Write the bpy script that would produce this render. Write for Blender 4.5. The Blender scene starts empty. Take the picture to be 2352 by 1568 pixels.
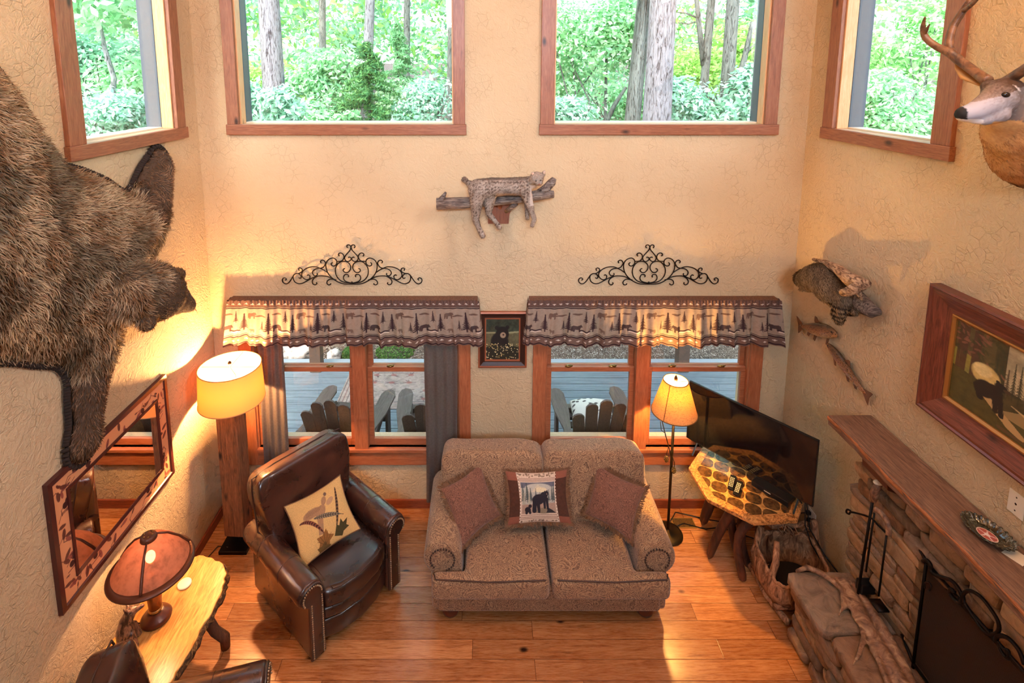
import bpy, bmesh, math, random
import numpy as np
from mathutils import Vector, Matrix, noise as mnoise
R=math.radians; PI=math.pi
rng=np.random.default_rng(7); random.seed(7)
SC=bpy.context.scene; COL=SC.collection
# ---------------------------------------------------------------- camera model
F=1220.; PX=1112.; PY=342.; CH=3.9; PT=math.atan(170/1220.)
def ray(x,y):
    a=(x-PX)/F; b=-(y-PY)/F
    return (a, math.cos(PT)+b*math.sin(PT), -math.sin(PT)+b*math.cos(PT))
def onz(x,y,z):
    r=ray(x,y); t=(z-CH)/r[2]; return Vector((r[0]*t,r[1]*t,z))
def ony(x,y,Y):
    r=ray(x,y); t=Y/r[1]; return Vector((r[0]*t,Y,CH+r[2]*t))
def onx(x,y,X):
    r=ray(x,y); t=X/r[0]; return Vector((X,r[1]*t,CH+r[2]*t))
cam=bpy.data.cameras.new('camera'); co=bpy.data.objects.new('camera',cam); COL.objects.link(co)
cam.sensor_width=36; cam.lens=36*F/2352; cam.shift_x=(1176-PX)/2352; cam.shift_y=(PY-784)/2352
cam.clip_start=.05; cam.clip_end=300
co.location=(0,0,CH); co.rotation_euler=(PI/2-PT,0,0); SC.camera=co
WY=4.346; XL=-2.35; XR=2.652
# ---------------------------------------------------------------- materials
MATS={}
class NT:
    def __init__(s,name):
        s.m=bpy.data.materials.new(name); s.m.use_nodes=True; s.t=s.m.node_tree
        s.b=s.t.nodes['Principled BSDF']; s.out=s.t.nodes['Material Output']; s._c=None
    def n(s,typ,ins=None,**kw):
        nd=s.t.nodes.new(typ)
        for k,v in kw.items(): setattr(nd,k,v)
        for k,v in (ins or {}).items(): s.set(nd.inputs[k],v)
        return nd
    def set(s,sock,v):
        if isinstance(v,bpy.types.NodeSocket): s.t.links.new(v,sock)
        elif isinstance(v,bpy.types.Node): s.t.links.new(v.outputs[0],sock)
        else: sock.default_value=v
    def co(s,kind='Object'):
        if s._c is None: s._c=s.n('ShaderNodeTexCoord')
        return s._c.outputs[kind]
    def map(s,scale=(1,1,1),kind='Object',rot=(0,0,0),src=None):
        return s.n('ShaderNodeMapping',{'Vector':src or s.co(kind),'Scale':scale,'Rotation':rot}).outputs[0]
    def noise(s,scale=5,detail=3,rough=.5,dist=0,v=None):
        return s.n('ShaderNodeTexNoise',{'Vector':v or s.co(),'Scale':scale,'Detail':detail,'Roughness':rough,'Distortion':dist}).outputs[0]
    def ramp(s,f,stops,interp='LINEAR'):
        nd=s.n('ShaderNodeValToRGB',{'Fac':f}); cr=nd.color_ramp; cr.interpolation=interp
        while len(cr.elements)<len(stops): cr.elements.new(.5)
        for e,(p,c) in zip(cr.elements,stops): e.position=p; e.color=(*c,1) if len(c)==3 else c
        return nd.outputs[0]
    def math(s,op,a,b=0.,c=0.):
        nd=s.n('ShaderNodeMath',operation=op); s.set(nd.inputs[0],a); s.set(nd.inputs[1],b); s.set(nd.inputs[2],c); return nd.outputs[0]
    def mix(s,f,a,b,mode='MIX'):
        nd=s.n('ShaderNodeMix',data_type='RGBA',blend_type=mode)
        s.set(nd.inputs[0],f)
        for i,v in ((6,a),(7,b)):
            if isinstance(v,tuple) and len(v)==3: v=(*v,1)
            s.set(nd.inputs[i],v)
        return nd.outputs[2]
    def bump(s,h,strength=.3,dist=.01):
        b=s.n('ShaderNodeBump',{'Height':h,'Strength':strength,'Distance':dist}).outputs[0]
        s.set(s.b.inputs['Normal'],b); return b
    def P(s,color=None,rough=None,metal=None,**kw):
        if color is not None: s.set(s.b.inputs['Base Color'],(*color,1) if isinstance(color,tuple) and len(color)==3 else color)
        if rough is not None: s.set(s.b.inputs['Roughness'],rough)
        if metal is not None: s.set(s.b.inputs['Metallic'],metal)
        for k,v in kw.items(): s.set(s.b.inputs[k.replace('_',' ')],v)
        return s
def rgb(r,g,b):
    f=lambda c:(c/255/12.92 if c/255<=.04045 else ((c/255+.055)/1.055)**2.4)
    return (f(r),f(g),f(b))
def flat(name,c,rough=.6,metal=0,**kw):
    t=NT(name); t.P(c,rough,metal,**kw); MATS[name]=t.m; return t.m
def vcol(name,rough=.7,noise=0.0,nscale=200,bump=0,**kw):
    t=NT(name); a=t.n('ShaderNodeAttribute',attribute_name='Col'); c=a.outputs['Color']
    if noise:
        n=t.noise(nscale,2); c=t.mix(1.0,c,t.ramp(n,[(.3,(1-noise,)*3),(.7,(1+noise*.4,)*3)]),'MULTIPLY')
    t.P(None,rough,**kw); t.set(t.b.inputs['Base Color'],c)
    if bump: t.bump(t.noise(nscale,2),bump,.003)
    MATS[name]=t.m; return t.m
# ---------------------------------------------------------------- objects
def tag(o,label=None,cat=None,group=None,kind=None):
    if label: o['label']=label
    if cat: o['category']=cat
    if group: o['group']=group
    if kind: o['kind']=kind
    return o
def thing(name,label,cat,loc=(0,0,0),rz=0,group=None,scale=1):
    o=bpy.data.objects.new(name,None); COL.objects.link(o); o.location=loc; o.rotation_euler=(0,0,rz); o.scale=(scale,)*3
    o.empty_display_size=.1
    return tag(o,label,cat,group)
def link(name,me,parent=None,mat=None,smooth=False,loc=None,rot=None):
    o=bpy.data.objects.new(name,me); COL.objects.link(o)
    if mat: me.materials.append(mat)
    if smooth:
        me.polygons.foreach_set('use_smooth',[True]*len(me.polygons))
    if parent: o.parent=parent
    if loc is not None: o.location=loc
    if rot is not None: o.rotation_euler=rot
    return o
def rotm(rx=0,ry=0,rz=0): return Matrix.Rotation(rz,4,'Z')@Matrix.Rotation(ry,4,'Y')@Matrix.Rotation(rx,4,'X')
class MB:
    def __init__(s): s.v=[]; s.f=[]; s.M=Matrix.Identity(4)
    def add(s,vs,fs,M=None):
        o=len(s.v); M=s.M@M if M is not None else s.M
        s.v+= [tuple(M@Vector(p)) for p in vs]; s.f+=[tuple(i+o for i in f) for f in fs]; return s
    def box(s,x0,x1,y0,y1,z0,z1,M=None):
        vs=[(x,y,z) for x in (x0,x1) for y in (y0,y1) for z in (z0,z1)]
        return s.add(vs,[(0,1,3,2),(4,6,7,5),(0,4,5,1),(2,3,7,6),(0,2,6,4),(1,5,7,3)],M)
    def tube(s,pts,rad,n=8,cap=True,flatten=None,closed=False):
        pts=[Vector(p) for p in pts]; N=len(pts)
        if not hasattr(rad,'__len__'): rad=[rad]*N
        up=None; vs=[]
        for i,p in enumerate(pts):
            if closed: t=pts[(i+1)%N]-pts[i-1]
            else: t=pts[min(i+1,N-1)]-pts[max(i-1,0)]
            if t.length<1e-9: t=Vector((0,0,1))
            t.normalize()
            if up is None:
                a=Vector((0,0,1)) if abs(t.z)<.9 else Vector((1,0,0))
                up=(a-t*a.dot(t)).normalized()
            else:
                up=up-t*up.dot(t)
                up=up.normalized() if up.length>1e-6 else t.orthogonal().normalized()
            sd=t.cross(up)
            fl=flatten if flatten else 1
            for k in range(n):
                a=2*PI*k/n; vs.append(tuple(p+up*math.cos(a)*rad[i]*fl+sd*math.sin(a)*rad[i]))
        fs=[]
        for i in range(N if closed else N-1):
            for k in range(n):
                a=i*n+k;b=i*n+(k+1)%n;c=((i+1)%N)*n+(k+1)%n;d=((i+1)%N)*n+k; fs.append((a,b,c,d))
        if cap and not closed: fs.append(tuple(range(n))[::-1]); fs.append(tuple((N-1)*n+k for k in range(n)))
        return s.add(vs,fs)
    def lathe(s,prof,n=24,M=None,cap=True,sx=1,sy=1):
        vs=[];fs=[]
        for r,z in prof:
            for k in range(n): a=2*PI*k/n; vs.append((r*math.cos(a)*sx,r*math.sin(a)*sy,z))
        for i in range(len(prof)-1):
            for k in range(n): fs.append((i*n+k,i*n+(k+1)%n,(i+1)*n+(k+1)%n,(i+1)*n+k))
        if cap: fs.append(tuple(range(n))[::-1]); fs.append(tuple((len(prof)-1)*n+k for k in range(n)))
        return s.add(vs,fs,M)
    def prism(s,poly,z0,z1,M=None):
        n=len(poly); vs=[(x,y,z0) for x,y in poly]+[(x,y,z1) for x,y in poly]
        fs=[tuple(range(n))[::-1],tuple(range(n,2*n))]+[(i,(i+1)%n,n+(i+1)%n,n+i) for i in range(n)]
        return s.add(vs,fs,M)
    def ball(s,c,r,nu=12,nv=8,M=None):
        r=r if hasattr(r,'__len__') else (r,r,r); vs=[(c[0],c[1],c[2]-r[2])];fs=[]
        for j in range(1,nv):
            t=-PI/2+PI*j/nv
            for i in range(nu):
                a=2*PI*i/nu; vs.append((c[0]+r[0]*math.cos(t)*math.cos(a),c[1]+r[1]*math.cos(t)*math.sin(a),c[2]+r[2]*math.sin(t)))
        vs.append((c[0],c[1],c[2]+r[2])); L=len(vs)-1
        for i in range(nu):
            fs.append((0,1+(i+1)%nu,1+i)); fs.append((L,1+(nv-2)*nu+i,1+(nv-2)*nu+(i+1)%nu))
        for j in range(nv-2):
            for i in range(nu): a=1+j*nu; fs.append((a+i,a+(i+1)%nu,a+nu+(i+1)%nu,a+nu+i))
        return s.add(vs,fs,M)
    def grid(s,fn,nu,nv,closeu=False):
        vs=[tuple(fn(i/(nu if closeu else nu-1),j/(nv-1))) for j in range(nv) for i in range(nu)]; fs=[]
        for j in range(nv-1):
            for i in range(nu if closeu else nu-1): a=j*nu; fs.append((a+i,a+(i+1)%nu,a+nu+(i+1)%nu,a+nu+i))
        return s.add(vs,fs)
    def mesh(s,name='m'):
        me=bpy.data.meshes.new(name); me.from_pydata(s.v,[],s.f); me.validate(); return me
    def build(s,name,mat=None,parent=None,smooth=False,bevel=0,seg=2,sub=0,loc=None,rot=None,auto=False):
        me=s.mesh(name); o=link(name,me,parent,mat,smooth or auto,loc,rot)
        if bevel:
            b=o.modifiers.new('b','BEVEL'); b.width=bevel; b.segments=seg; b.limit_method='ANGLE'; b.angle_limit=R(35)
            if smooth: b.harden_normals=False
        if sub: ss=o.modifiers.new('s','SUBSURF'); ss.levels=sub; ss.render_levels=sub
        if auto:
            me.set_sharp_from_angle(angle=R(40))
        return o
def struct(o): o['kind']='structure'; return o
def npmesh(name,V,Fc,col=None,smooth=False):
    """V (n,3); Fc (m,k) ; col (n,3) linear"""
    me=bpy.data.meshes.new(name); V=np.asarray(V,dtype=np.float32); Fc=np.asarray(Fc,dtype=np.int32)
    me.vertices.add(len(V)); me.vertices.foreach_set('co',V.ravel())
    m,k=Fc.shape; me.loops.add(m*k); me.loops.foreach_set('vertex_index',Fc.ravel())
    me.polygons.add(m); me.polygons.foreach_set('loop_start',np.arange(m,dtype=np.int32)*k)
    try: me.polygons.foreach_set('loop_total',np.full(m,k,dtype=np.int32))
    except Exception: pass
    me.update(calc_edges=True)
    if col is not None: setcol(me,col)
    if smooth: me.polygons.foreach_set('use_smooth',np.ones(m,dtype=bool))
    return me
def setcol(me,col):
    a=me.color_attributes.new('Col','FLOAT_COLOR','POINT'); c=np.ones((len(me.vertices),4),dtype=np.float32); c[:,:3]=col; a.data.foreach_set('color',c.ravel())
def verts(me):
    V=np.empty(len(me.vertices)*3,dtype=np.float32); me.vertices.foreach_get('co',V); return V.reshape(-1,3)
def baked(o,name,parent=None,mat=None,smooth=True):
    """evaluate modifiers of o, return a new linked mesh object"""
    dg=bpy.context.evaluated_depsgraph_get(); dg.update()
    me=bpy.data.meshes.new_from_object(o.evaluated_get(dg)); bpy.data.objects.remove(o)
    me.materials.clear(); me.name=name
    return link(name,me,parent,mat,smooth)
def blob(name,prims,voxel=.012,smooth=6,parent=None,mat=None):
    """prims: ('c',[pts],[radii]) capsules chain ; ('e',centre,radii[,rot]) -> one continuous skin"""
    b=MB()
    for p in prims:
        if p[0]=='c':
            P_=[Vector(q) for q in p[1]]; r=p[2]
            for q,rr in zip(P_,r): b.ball(q,rr,14,10)
            for i in range(len(P_)-1): b.tube([P_[i],P_[i+1]],[r[i],r[i+1]],14)
        else:
            M=Matrix.Translation(Vector(p[1]))
            if len(p)>3: M=M@rotm(*p[3])
            b.ball((0,0,0),p[2],18,12,M)
    o=b.build(name)
    r=o.modifiers.new('r','REMESH'); r.mode='VOXEL'; r.voxel_size=voxel
    s=o.modifiers.new('s','SMOOTH'); s.factor=.5; s.iterations=smooth
    return baked(o,name,parent,mat)
def tri_samples(me,n,seed=1):
    me.calc_loop_triangles(); T=np.empty(len(me.loop_triangles)*3,dtype=np.int32); me.loop_triangles.foreach_get('vertices',T); T=T.reshape(-1,3)
    V=verts(me); g=np.random.default_rng(seed); A,B,C_=V[T[:,0]],V[T[:,1]],V[T[:,2]]
    N=np.cross(B-A,C_-A); ar=np.linalg.norm(N,axis=1); idx=g.choice(len(T),n,p=ar/ar.sum()); u=np.sqrt(g.random(n)); v=g.random(n)
    p=A[idx]*(1-u)[:,None]+B[idx]*(u*(1-v))[:,None]+C_[idx]*(u*v)[:,None]
    return p,N[idx]/(ar[idx][:,None]+1e-12)
def fur(parent,n,length,comb,colf,width=.0016,lift=.35,jit=.25,seed=1,name='fur',mat=None,lenf=None):
    """tapered bent hair blades on parent's surface. comb(p)->(n,3) direction"""
    g=np.random.default_rng(seed); p,N=tri_samples(parent.data,n,seed); c=comb(p); c=c-N*(c*N).sum(1)[:,None]; c/=np.linalg.norm(c,axis=1)[:,None]+1e-9
    d=c+N*lift+g.normal(0,jit,(n,3)); d/=np.linalg.norm(d,axis=1)[:,None]
    L=length*(.6+.6*g.random(n)); 
    if lenf is not None: L=L*lenf(p)
    L=L[:,None]; s=np.cross(d,N+g.normal(0,.4,(n,3))); s/=np.linalg.norm(s,axis=1)[:,None]+1e-9
    w=width*(.7+.6*g.random(n))[:,None]; b=p-N*.003; m=b+d*L*.55+N*L*.06; t=b+d*L*.98-N*L*.1+c*L*.1
    V=np.stack([b-s*w,b+s*w,m+s*w*.8,m-s*w*.8,t],1).reshape(-1,3)
    i=np.arange(n)*5; Q=np.stack([i,i+1,i+2,i+3],1); T=np.stack([i+3,i+2,i+4,i+4],1)
    # quads + degenerate-free tris through two meshes merged as tris
    Fa=np.concatenate([Q[:,[0,1,2]],Q[:,[0,2,3]],T[:,:3]])
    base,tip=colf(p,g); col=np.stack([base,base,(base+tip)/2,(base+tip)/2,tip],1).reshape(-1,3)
    V[:,0]=np.clip(V[:,0],XL+.004,XR-.004); V[:,1]=np.minimum(V[:,1],WY-.004)
    me=npmesh(name,V,Fa,col); o=link(name,me,parent,mat or MATS['fur']); return o
# ---------------------------------------------------------------- painting on fine meshes
class Canvas:
    def __init__(s,w,h,c):
        s.w=w;s.h=h;s.a=np.zeros((h,w,3))+np.array(rgb(*c)); s.X,s.Y=np.meshgrid((np.arange(w)+.5)/w,(np.arange(h)+.5)/h)  # Y up
    def blend(s,m,c,al=1.):
        m=(m*al)[...,None]; s.a=s.a*(1-m)+np.array(rgb(*c))*m
    def ell(s,cx,cy,rx,ry,c,rot=0,al=1.,soft=.15):
        dx=(s.X-cx);dy=(s.Y-cy); asp=s.h/s.w; dy=dy*asp; ca,sa=math.cos(rot),math.sin(rot); u=(dx*ca+dy*sa)/rx; v=(-dx*sa+dy*ca)/(ry*asp)
        d=np.sqrt(u*u+v*v); s.blend(np.clip((1+soft/2-d)/soft,0,1),c,al)
    def poly(s,pts,c,al=1.):
        m=np.zeros(s.X.shape,bool); n=len(pts)
        for i in range(n):
            x0,y0=pts[i];x1,y1=pts[(i+1)%n]
            if y0==y1: continue
            cnd=((y0>s.Y)!=(y1>s.Y)); xi=(x1-x0)*(s.Y-y0)/(y1-y0)+x0; m^=cnd&(s.X<xi)
        s.blend(m.astype(float),c,al)
    def line(s,pts,w,c,al=1.,w2=None):
        n=len(pts)-1
        for i in range(n):
            (x0,y0),(x1,y1)=pts[i],pts[i+1]; asp=s.h/s.w; ax,ay=x1-x0,(y1-y0)*asp; L=ax*ax+ay*ay+1e-12
            t=np.clip(((s.X-x0)*ax+(s.Y-y0)*asp*ay)/L,0,1); d=np.hypot(s.X-x0-t*ax,(s.Y-y0)*asp-t*ay)
            ww=w if w2 is None else w+(w2-w)*(i+t)/n
            s.blend(np.clip((ww-d)*s.w+.5,0,1),c,al)
    def noise(s,sc,amp,seed=0,sy=1,mono=True):
        g=np.random.default_rng(seed)
        tot=0
        for o in range(3):
            nx=max(2,int(sc*2**o)); ny=max(2,int(sc*sy*2**o*s.h/s.w)); q=g.random((ny+2,nx+2)) 
            fx=s.X*nx;fy=s.Y*ny;ix=fx.astype(int);iy=fy.astype(int);tx=fx-ix;ty=fy-iy
            tot=tot+(q[iy,ix]*(1-tx)*(1-ty)+q[iy,ix+1]*tx*(1-ty)+q[iy+1,ix]*(1-tx)*ty+q[iy+1,ix+1]*tx*ty-.5)/(1.5**o)
        s.a*=np.clip(1+amp*tot[...,None],.05,3)
    def tree(s,cx,y0,h,w,c,al=1.,n=9,seed=0):
        g=random.Random(seed); s.line([(cx,y0),(cx,y0+h)],w*.06,c,al)
        for k in range(n):
            t=k/n; yy=y0+h*(.12+.88*t); ww=w*.5*(1-t)*(.85+.3*g.random()); hh=h/n*1.3
            s.poly([(cx-ww,yy-hh*.25),(cx,yy+hh*.9),(cx+ww,yy-hh*.2),(cx+ww*.3,yy),(cx-ww*.3,yy)],c,al)
    def bear(s,cx,cy,w,c,flip=1,al=1.):
        P_=[(-.5,.05),(-.46,.25),(-.3,.36),(0,.34),(.15,.4),(.3,.38),(.36,.46),(.4,.38),(.52,.22),(.5,.14),(.36,.14),(.3,.02),(.3,-.3),(.16,-.3),(.13,-.02),(-.12,-.02),(-.18,-.3),(-.34,-.3),(-.36,-.1),(-.42,-.3),(-.5,-.3)]
        asp=s.w/s.h; s.poly([(cx+flip*x*w,cy+y*w*asp) for x,y in P_],c,al)
    def sample(s,u,v):
        x=np.clip(np.asarray(u)*s.w,0,s.w-1).astype(int); y=np.clip(np.asarray(v)*s.h,0,s.h-1).astype(int); return s.a[y,x]
def gridmesh(name,fn,nu,nv,canvas=None,uvf=None,parent=None,mat=None,smooth=True,thick=0):
    u,v=np.meshgrid(np.linspace(0,1,nu),np.linspace(0,1,nv)); P_=fn(u,v); V=np.stack([np.broadcast_to(q,u.shape) for q in P_],-1).reshape(-1,3)
    I=np.arange(nu*nv).reshape(nv,nu); Fc=np.stack([I[:-1,:-1],I[:-1,1:],I[1:,1:],I[1:,:-1]],-1).reshape(-1,4)
    col=None
    if canvas is not None:
        uu,vv=(u,v) if uvf is None else uvf(u,v); col=canvas.sample(uu,vv).reshape(-1,3)
    me=npmesh(name,V,Fc,col,smooth); o=link(name,me,parent,mat)
    if thick: m=o.modifiers.new('t','SOLIDIFY'); m.thickness=thick; m.offset=-1
    return o
def point(name,loc,power,color,radius=.03):
    l=bpy.data.lights.new(name,'POINT'); l.energy=power; l.color=color; l.shadow_soft_size=radius
    o=bpy.data.objects.new(name,l); COL.objects.link(o); o.location=loc; return o
def area(name,loc,rot,sx,sy,power,color):
    l=bpy.data.lights.new(name,'AREA'); l.energy=power; l.color=color; l.shape='RECTANGLE'; l.size=sx; l.size_y=sy
    o=bpy.data.objects.new(name,l); COL.objects.link(o); o.location=loc; o.rotation_euler=rot; return o
# ================================================================ MATERIALS
def wood(name,c1,c2,c3=None,axis=0,scale=1.,rough=.45,knots=True,bump=.15,ring=6.):
    t=NT(name); sc=[14*scale]*3; sc[axis]=1.1*scale
    v=t.map(tuple(sc)); n=t.noise(ring,4,.6,1.2,v); sc2=[60*scale]*3; sc2[axis]=3*scale
    n2=t.noise(8,2,.5,0,t.map(tuple(sc2)))
    f=t.math('ADD',t.math('MULTIPLY',n,.75),t.math('MULTIPLY',n2,.25))
    c=t.ramp(f,[(.3,c1),(.5,c2),(.68,c3 or c2)])
    if knots:
        sk=[7*scale]*3; sk[axis]=3.2*scale
        vo=t.n('ShaderNodeTexVoronoi',{'Vector':t.map(tuple(sk)),'Scale':1.,'Randomness':1.})
        k=t.ramp(vo.outputs['Distance'],[(.05,(1,1,1)),(.16,(0,0,0))])
        c=t.mix(k,c,tuple(x*.25 for x in c1))
    t.P(c,rough); t.bump(f,bump,.004); MATS[name]=t.m; return t.m
def plaster():
    t=NT('plaster_wall'); v=t.co()
    big=t.noise(1.3,1,.5,0,v); st=t.noise(13,2,.6,2.6,v); 
    w1=t.n('ShaderNodeTexVoronoi',{'Vector':t.map((13,13,13)),'Scale':1.3},feature='DISTANCE_TO_EDGE').outputs['Distance']
    e=t.ramp(w1,[(.0,(0,0,0)),(.05,(1,1,1))]); gate=t.ramp(t.noise(7,1,.5,0,v),[(.52,(0,0,0)),(.6,(1,1,1))])
    cr=t.mix(gate,(1,1,1),e)
    st2=t.noise(38,1,.6,3.,v); h=t.math('ADD',t.math('MULTIPLY',st,1.),t.math('ADD',t.math('MULTIPLY',cr,.22),t.math('MULTIPLY',st2,.3)))
    c=t.ramp(big,[(.3,rgb(196,170,134)),(.7,rgb(209,185,149))])
    c=t.mix(t.math('MULTIPLY',t.math('SUBTRACT',1,cr),.2),c,rgb(125,98,66))
    t.P(c,.75); t.bump(h,.8,.012); MATS['plaster']=t.m
plaster()
wood('casing_x',rgb(116,68,46),rgb(148,92,64),rgb(168,112,80),0,rough=.4)
wood('casing_y',rgb(116,68,46),rgb(148,92,64),rgb(168,112,80),1,rough=.4)
wood('casing_z',rgb(116,68,46),rgb(148,92,64),rgb(168,112,80),2,rough=.4)
wood('sash_x',rgb(146,80,50),rgb(172,100,66),rgb(190,120,82),0,knots=False,rough=.35)
wood('sash_z',rgb(146,80,50),rgb(172,100,66),rgb(190,120,82),2,knots=False,rough=.35)
wood('jamb',rgb(206,150,100),rgb(222,172,122),rgb(232,190,145),2,rough=.4)
wood('baseboard',rgb(105,48,30),rgb(140,68,42),rgb(160,84,54),0,rough=.4,knots=False)
flat('frame_grey',rgb(66,82,94),.5)
flat('white_plastic',rgb(232,222,200),.4); flat('black_plastic',rgb(16,15,16),.35); flat('iron',rgb(26,19,16),.45,.7)
flat('bronze',rgb(70,45,28),.4,.8); flat('brass',rgb(150,120,70),.3,.9)
def glass():
    t=NT('window_glass'); t.t.nodes.remove(t.b)
    fr=t.math('ADD',.035,t.math('MULTIPLY',.7,t.math('POWER',t.n('ShaderNodeLayerWeight',{'Blend':.5}).outputs['Facing'],5.))); a=t.n('ShaderNodeBsdfTransparent',{'Color':(.96,.98,.97,1)}); g=t.n('ShaderNodeBsdfGlossy',{'Roughness':0.0,'Color':(1,1,1,1)})
    mx=t.n('ShaderNodeMixShader'); t.set(mx.inputs[0],t.math('MULTIPLY',fr,1.3)); t.set(mx.inputs[1],a.outputs[0]); t.set(mx.inputs[2],g.outputs[0]); t.set(t.out.inputs[0],mx.outputs[0]); MATS['glass']=t.m
glass()
def floor_mat():
    t=NT('pine_floor'); v=t.co(); sx=t.n('ShaderNodeSeparateXYZ',{'Vector':v})
    PW=.128
    row=t.math('FLOOR',t.math('DIVIDE',sx.outputs[1],PW)); rn=t.n('ShaderNodeTexWhiteNoise',{'W':row},noise_dimensions='1D').outputs[0]
    xo=t.math('ADD',t.math('DIVIDE',sx.outputs[0],1.7),t.math('MULTIPLY',rn,7.3)); cell=t.math('FLOOR',xo)
    pid=t.n('ShaderNodeTexWhiteNoise',{'Vector':t.n('ShaderNodeCombineXYZ',{'X':cell,'Y':row}).outputs[0]},noise_dimensions='3D').outputs[0]
    off=t.n('ShaderNodeCombineXYZ',{'X':t.math('MULTIPLY',pid,31.),'Y':t.math('MULTIPLY',pid,17.),'Z':pid}).outputs[0]
    vv=t.n('ShaderNodeVectorMath',{0:v,1:off},operation='ADD').outputs[0]
    n=t.noise(5,5,.6,1.6,t.map((.55,7,1),src=vv)); n2=t.noise(6,3,.6,0,t.map((3,60,1),src=vv))
    f=t.math('ADD',t.math('MULTIPLY',n,.7),t.math('MULTIPLY',n2,.3))
    c=t.ramp(f,[(.3,rgb(150,86,48)),(.46,rgb(196,128,78)),(.6,rgb(218,154,102)),(.75,rgb(230,176,124))])
    tint=t.ramp(pid,[(0,(.62,.55,.5)),(.5,(.95,.93,.9)),(1,(1.12,1.12,1.1))]); c=t.mix(1.,c,tint,'MULTIPLY')
    vo=t.n('ShaderNodeTexVoronoi',{'Vector':t.map((2.1,3.6,1),src=vv),'Scale':1.1}); k=t.ramp(vo.outputs['Distance'],[(.05,(1,1,1)),(.10,(0,0,0))]); c=t.mix(k,c,rgb(50,20,10))
    fy=t.math('FRACT',t.math('DIVIDE',sx.outputs[1],PW)); fx=t.math('FRACT',xo)
    gy=t.math('MINIMUM',fy,t.math('SUBTRACT',1,fy)); gx=t.math('MULTIPLY',t.math('MINIMUM',fx,t.math('SUBTRACT',1,fx)),12.)
    gp=t.ramp(t.math('MINIMUM',gy,gx),[(.0,(0,0,0)),(.022,(1,1,1))]); c=t.mix(gp,rgb(90,40,18),c)
    t.P(c,t.ramp(n2,[(.3,(.22,)*3),(.7,(.34,)*3)]),Specular_IOR_Level=.45); t.bump(gp,.3,.002); MATS['floor']=t.m
floor_mat()
def furmat():
    t=NT('fur_hair'); t.t.nodes.remove(t.b); a=t.n('ShaderNodeAttribute',attribute_name='Col').outputs['Color']
    d=t.n('ShaderNodeBsdfDiffuse'); t.set(d.inputs[0],a); r=t.n('ShaderNodeBsdfTranslucent'); t.set(r.inputs[0],a); g=t.n('ShaderNodeBsdfGlossy',{'Roughness':.45,'Color':(.5,.45,.4,1)})
    mx=t.n('ShaderNodeMixShader',{0:.4,1:d.outputs[0],2:r.outputs[0]}); m2=t.n('ShaderNodeMixShader',{0:.07,1:mx.outputs[0],2:g.outputs[0]}); t.set(t.out.inputs[0],m2.outputs[0]); MATS['fur']=t.m
furmat(); vcol('painted',.55); vcol('painted_cloth',.9,.25,260,.2); vcol('hide',.8)
# ================================================================ SHELL
def wall_holes(name,axis,base,thick,a0,a1,z0,z1,holes):
    A=sorted({a0,a1,*[h[0] for h in holes],*[h[1] for h in holes]}); Z=sorted({z0,z1,*[h[2] for h in holes],*[h[3] for h in holes]})
    b=MB()
    for i in range(len(A)-1):
        for j in range(len(Z)-1):
            ca=(A[i]+A[i+1])/2; cz=(Z[j]+Z[j+1])/2
            if any(h[0]<ca<h[1] and h[2]<cz<h[3] for h in holes): continue
            lo,hi=min(base,base+thick),max(base,base+thick)
            if axis=='y': b.box(A[i],A[i+1],lo,hi,Z[j],Z[j+1])
            else: b.box(lo,hi,A[i],A[i+1],Z[j],Z[j+1])
    return struct(b.build(name,MATS['plaster']))
TH=.2; TOP=6.4; UZ0=3.50; UZ1=5.1
BH=[(-2.0,-.25,UZ0,UZ1),(.57,2.29,UZ0,UZ1),(-2.02,-.22,.60,2.0),(.54,2.32,.60,2.0)]
wall_holes('wall_back','y',WY,TH,XL-TH,XR+TH,-.05,TOP,BH)
wall_holes('wall_left','x',XL,-TH,-3.5,WY,-.05,TOP,[(3.08,4.01,UZ0,UZ1)])
wall_holes('wall_right','x',XR,TH,-3.5,WY,-.05,TOP,[(3.10,3.99,UZ0,UZ1),(.1,1.9,4.95,5.95)])
wall_holes('wall_front','y',-3.5,-TH,XL-TH,XR+TH,-.05,TOP,[])
b=MB(); b.box(XL,XR,-3.5,WY,-.05,0); struct(b.build('floor',MATS['floor']))
b=MB(); b.box(XL-TH,XR+TH,-3.7,WY+TH,TOP,TOP+.1); struct(b.build('ceiling',wood('ceiling_pine',rgb(170,110,60),rgb(205,145,88),rgb(220,165,108),1)))
b=MB(); b.box(XL,XR,WY-.018,WY,0,.085); struct(b.build('baseboard_back',MATS['baseboard'],bevel=.004))
wood('baseboard_s',rgb(105,48,30),rgb(140,68,42),rgb(160,84,54),1,rough=.4,knots=False)
b=MB(); b.box(XL,XL+.018,-3.5,WY-.018,0,.085); struct(b.build('baseboard_left',MATS['baseboard_s'],bevel=.004))
b=MB(); b.box(XR-.018,XR,3.4,WY-.018,0,.085); struct(b.build('baseboard_right',MATS['baseboard_s'],bevel=.004))
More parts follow.
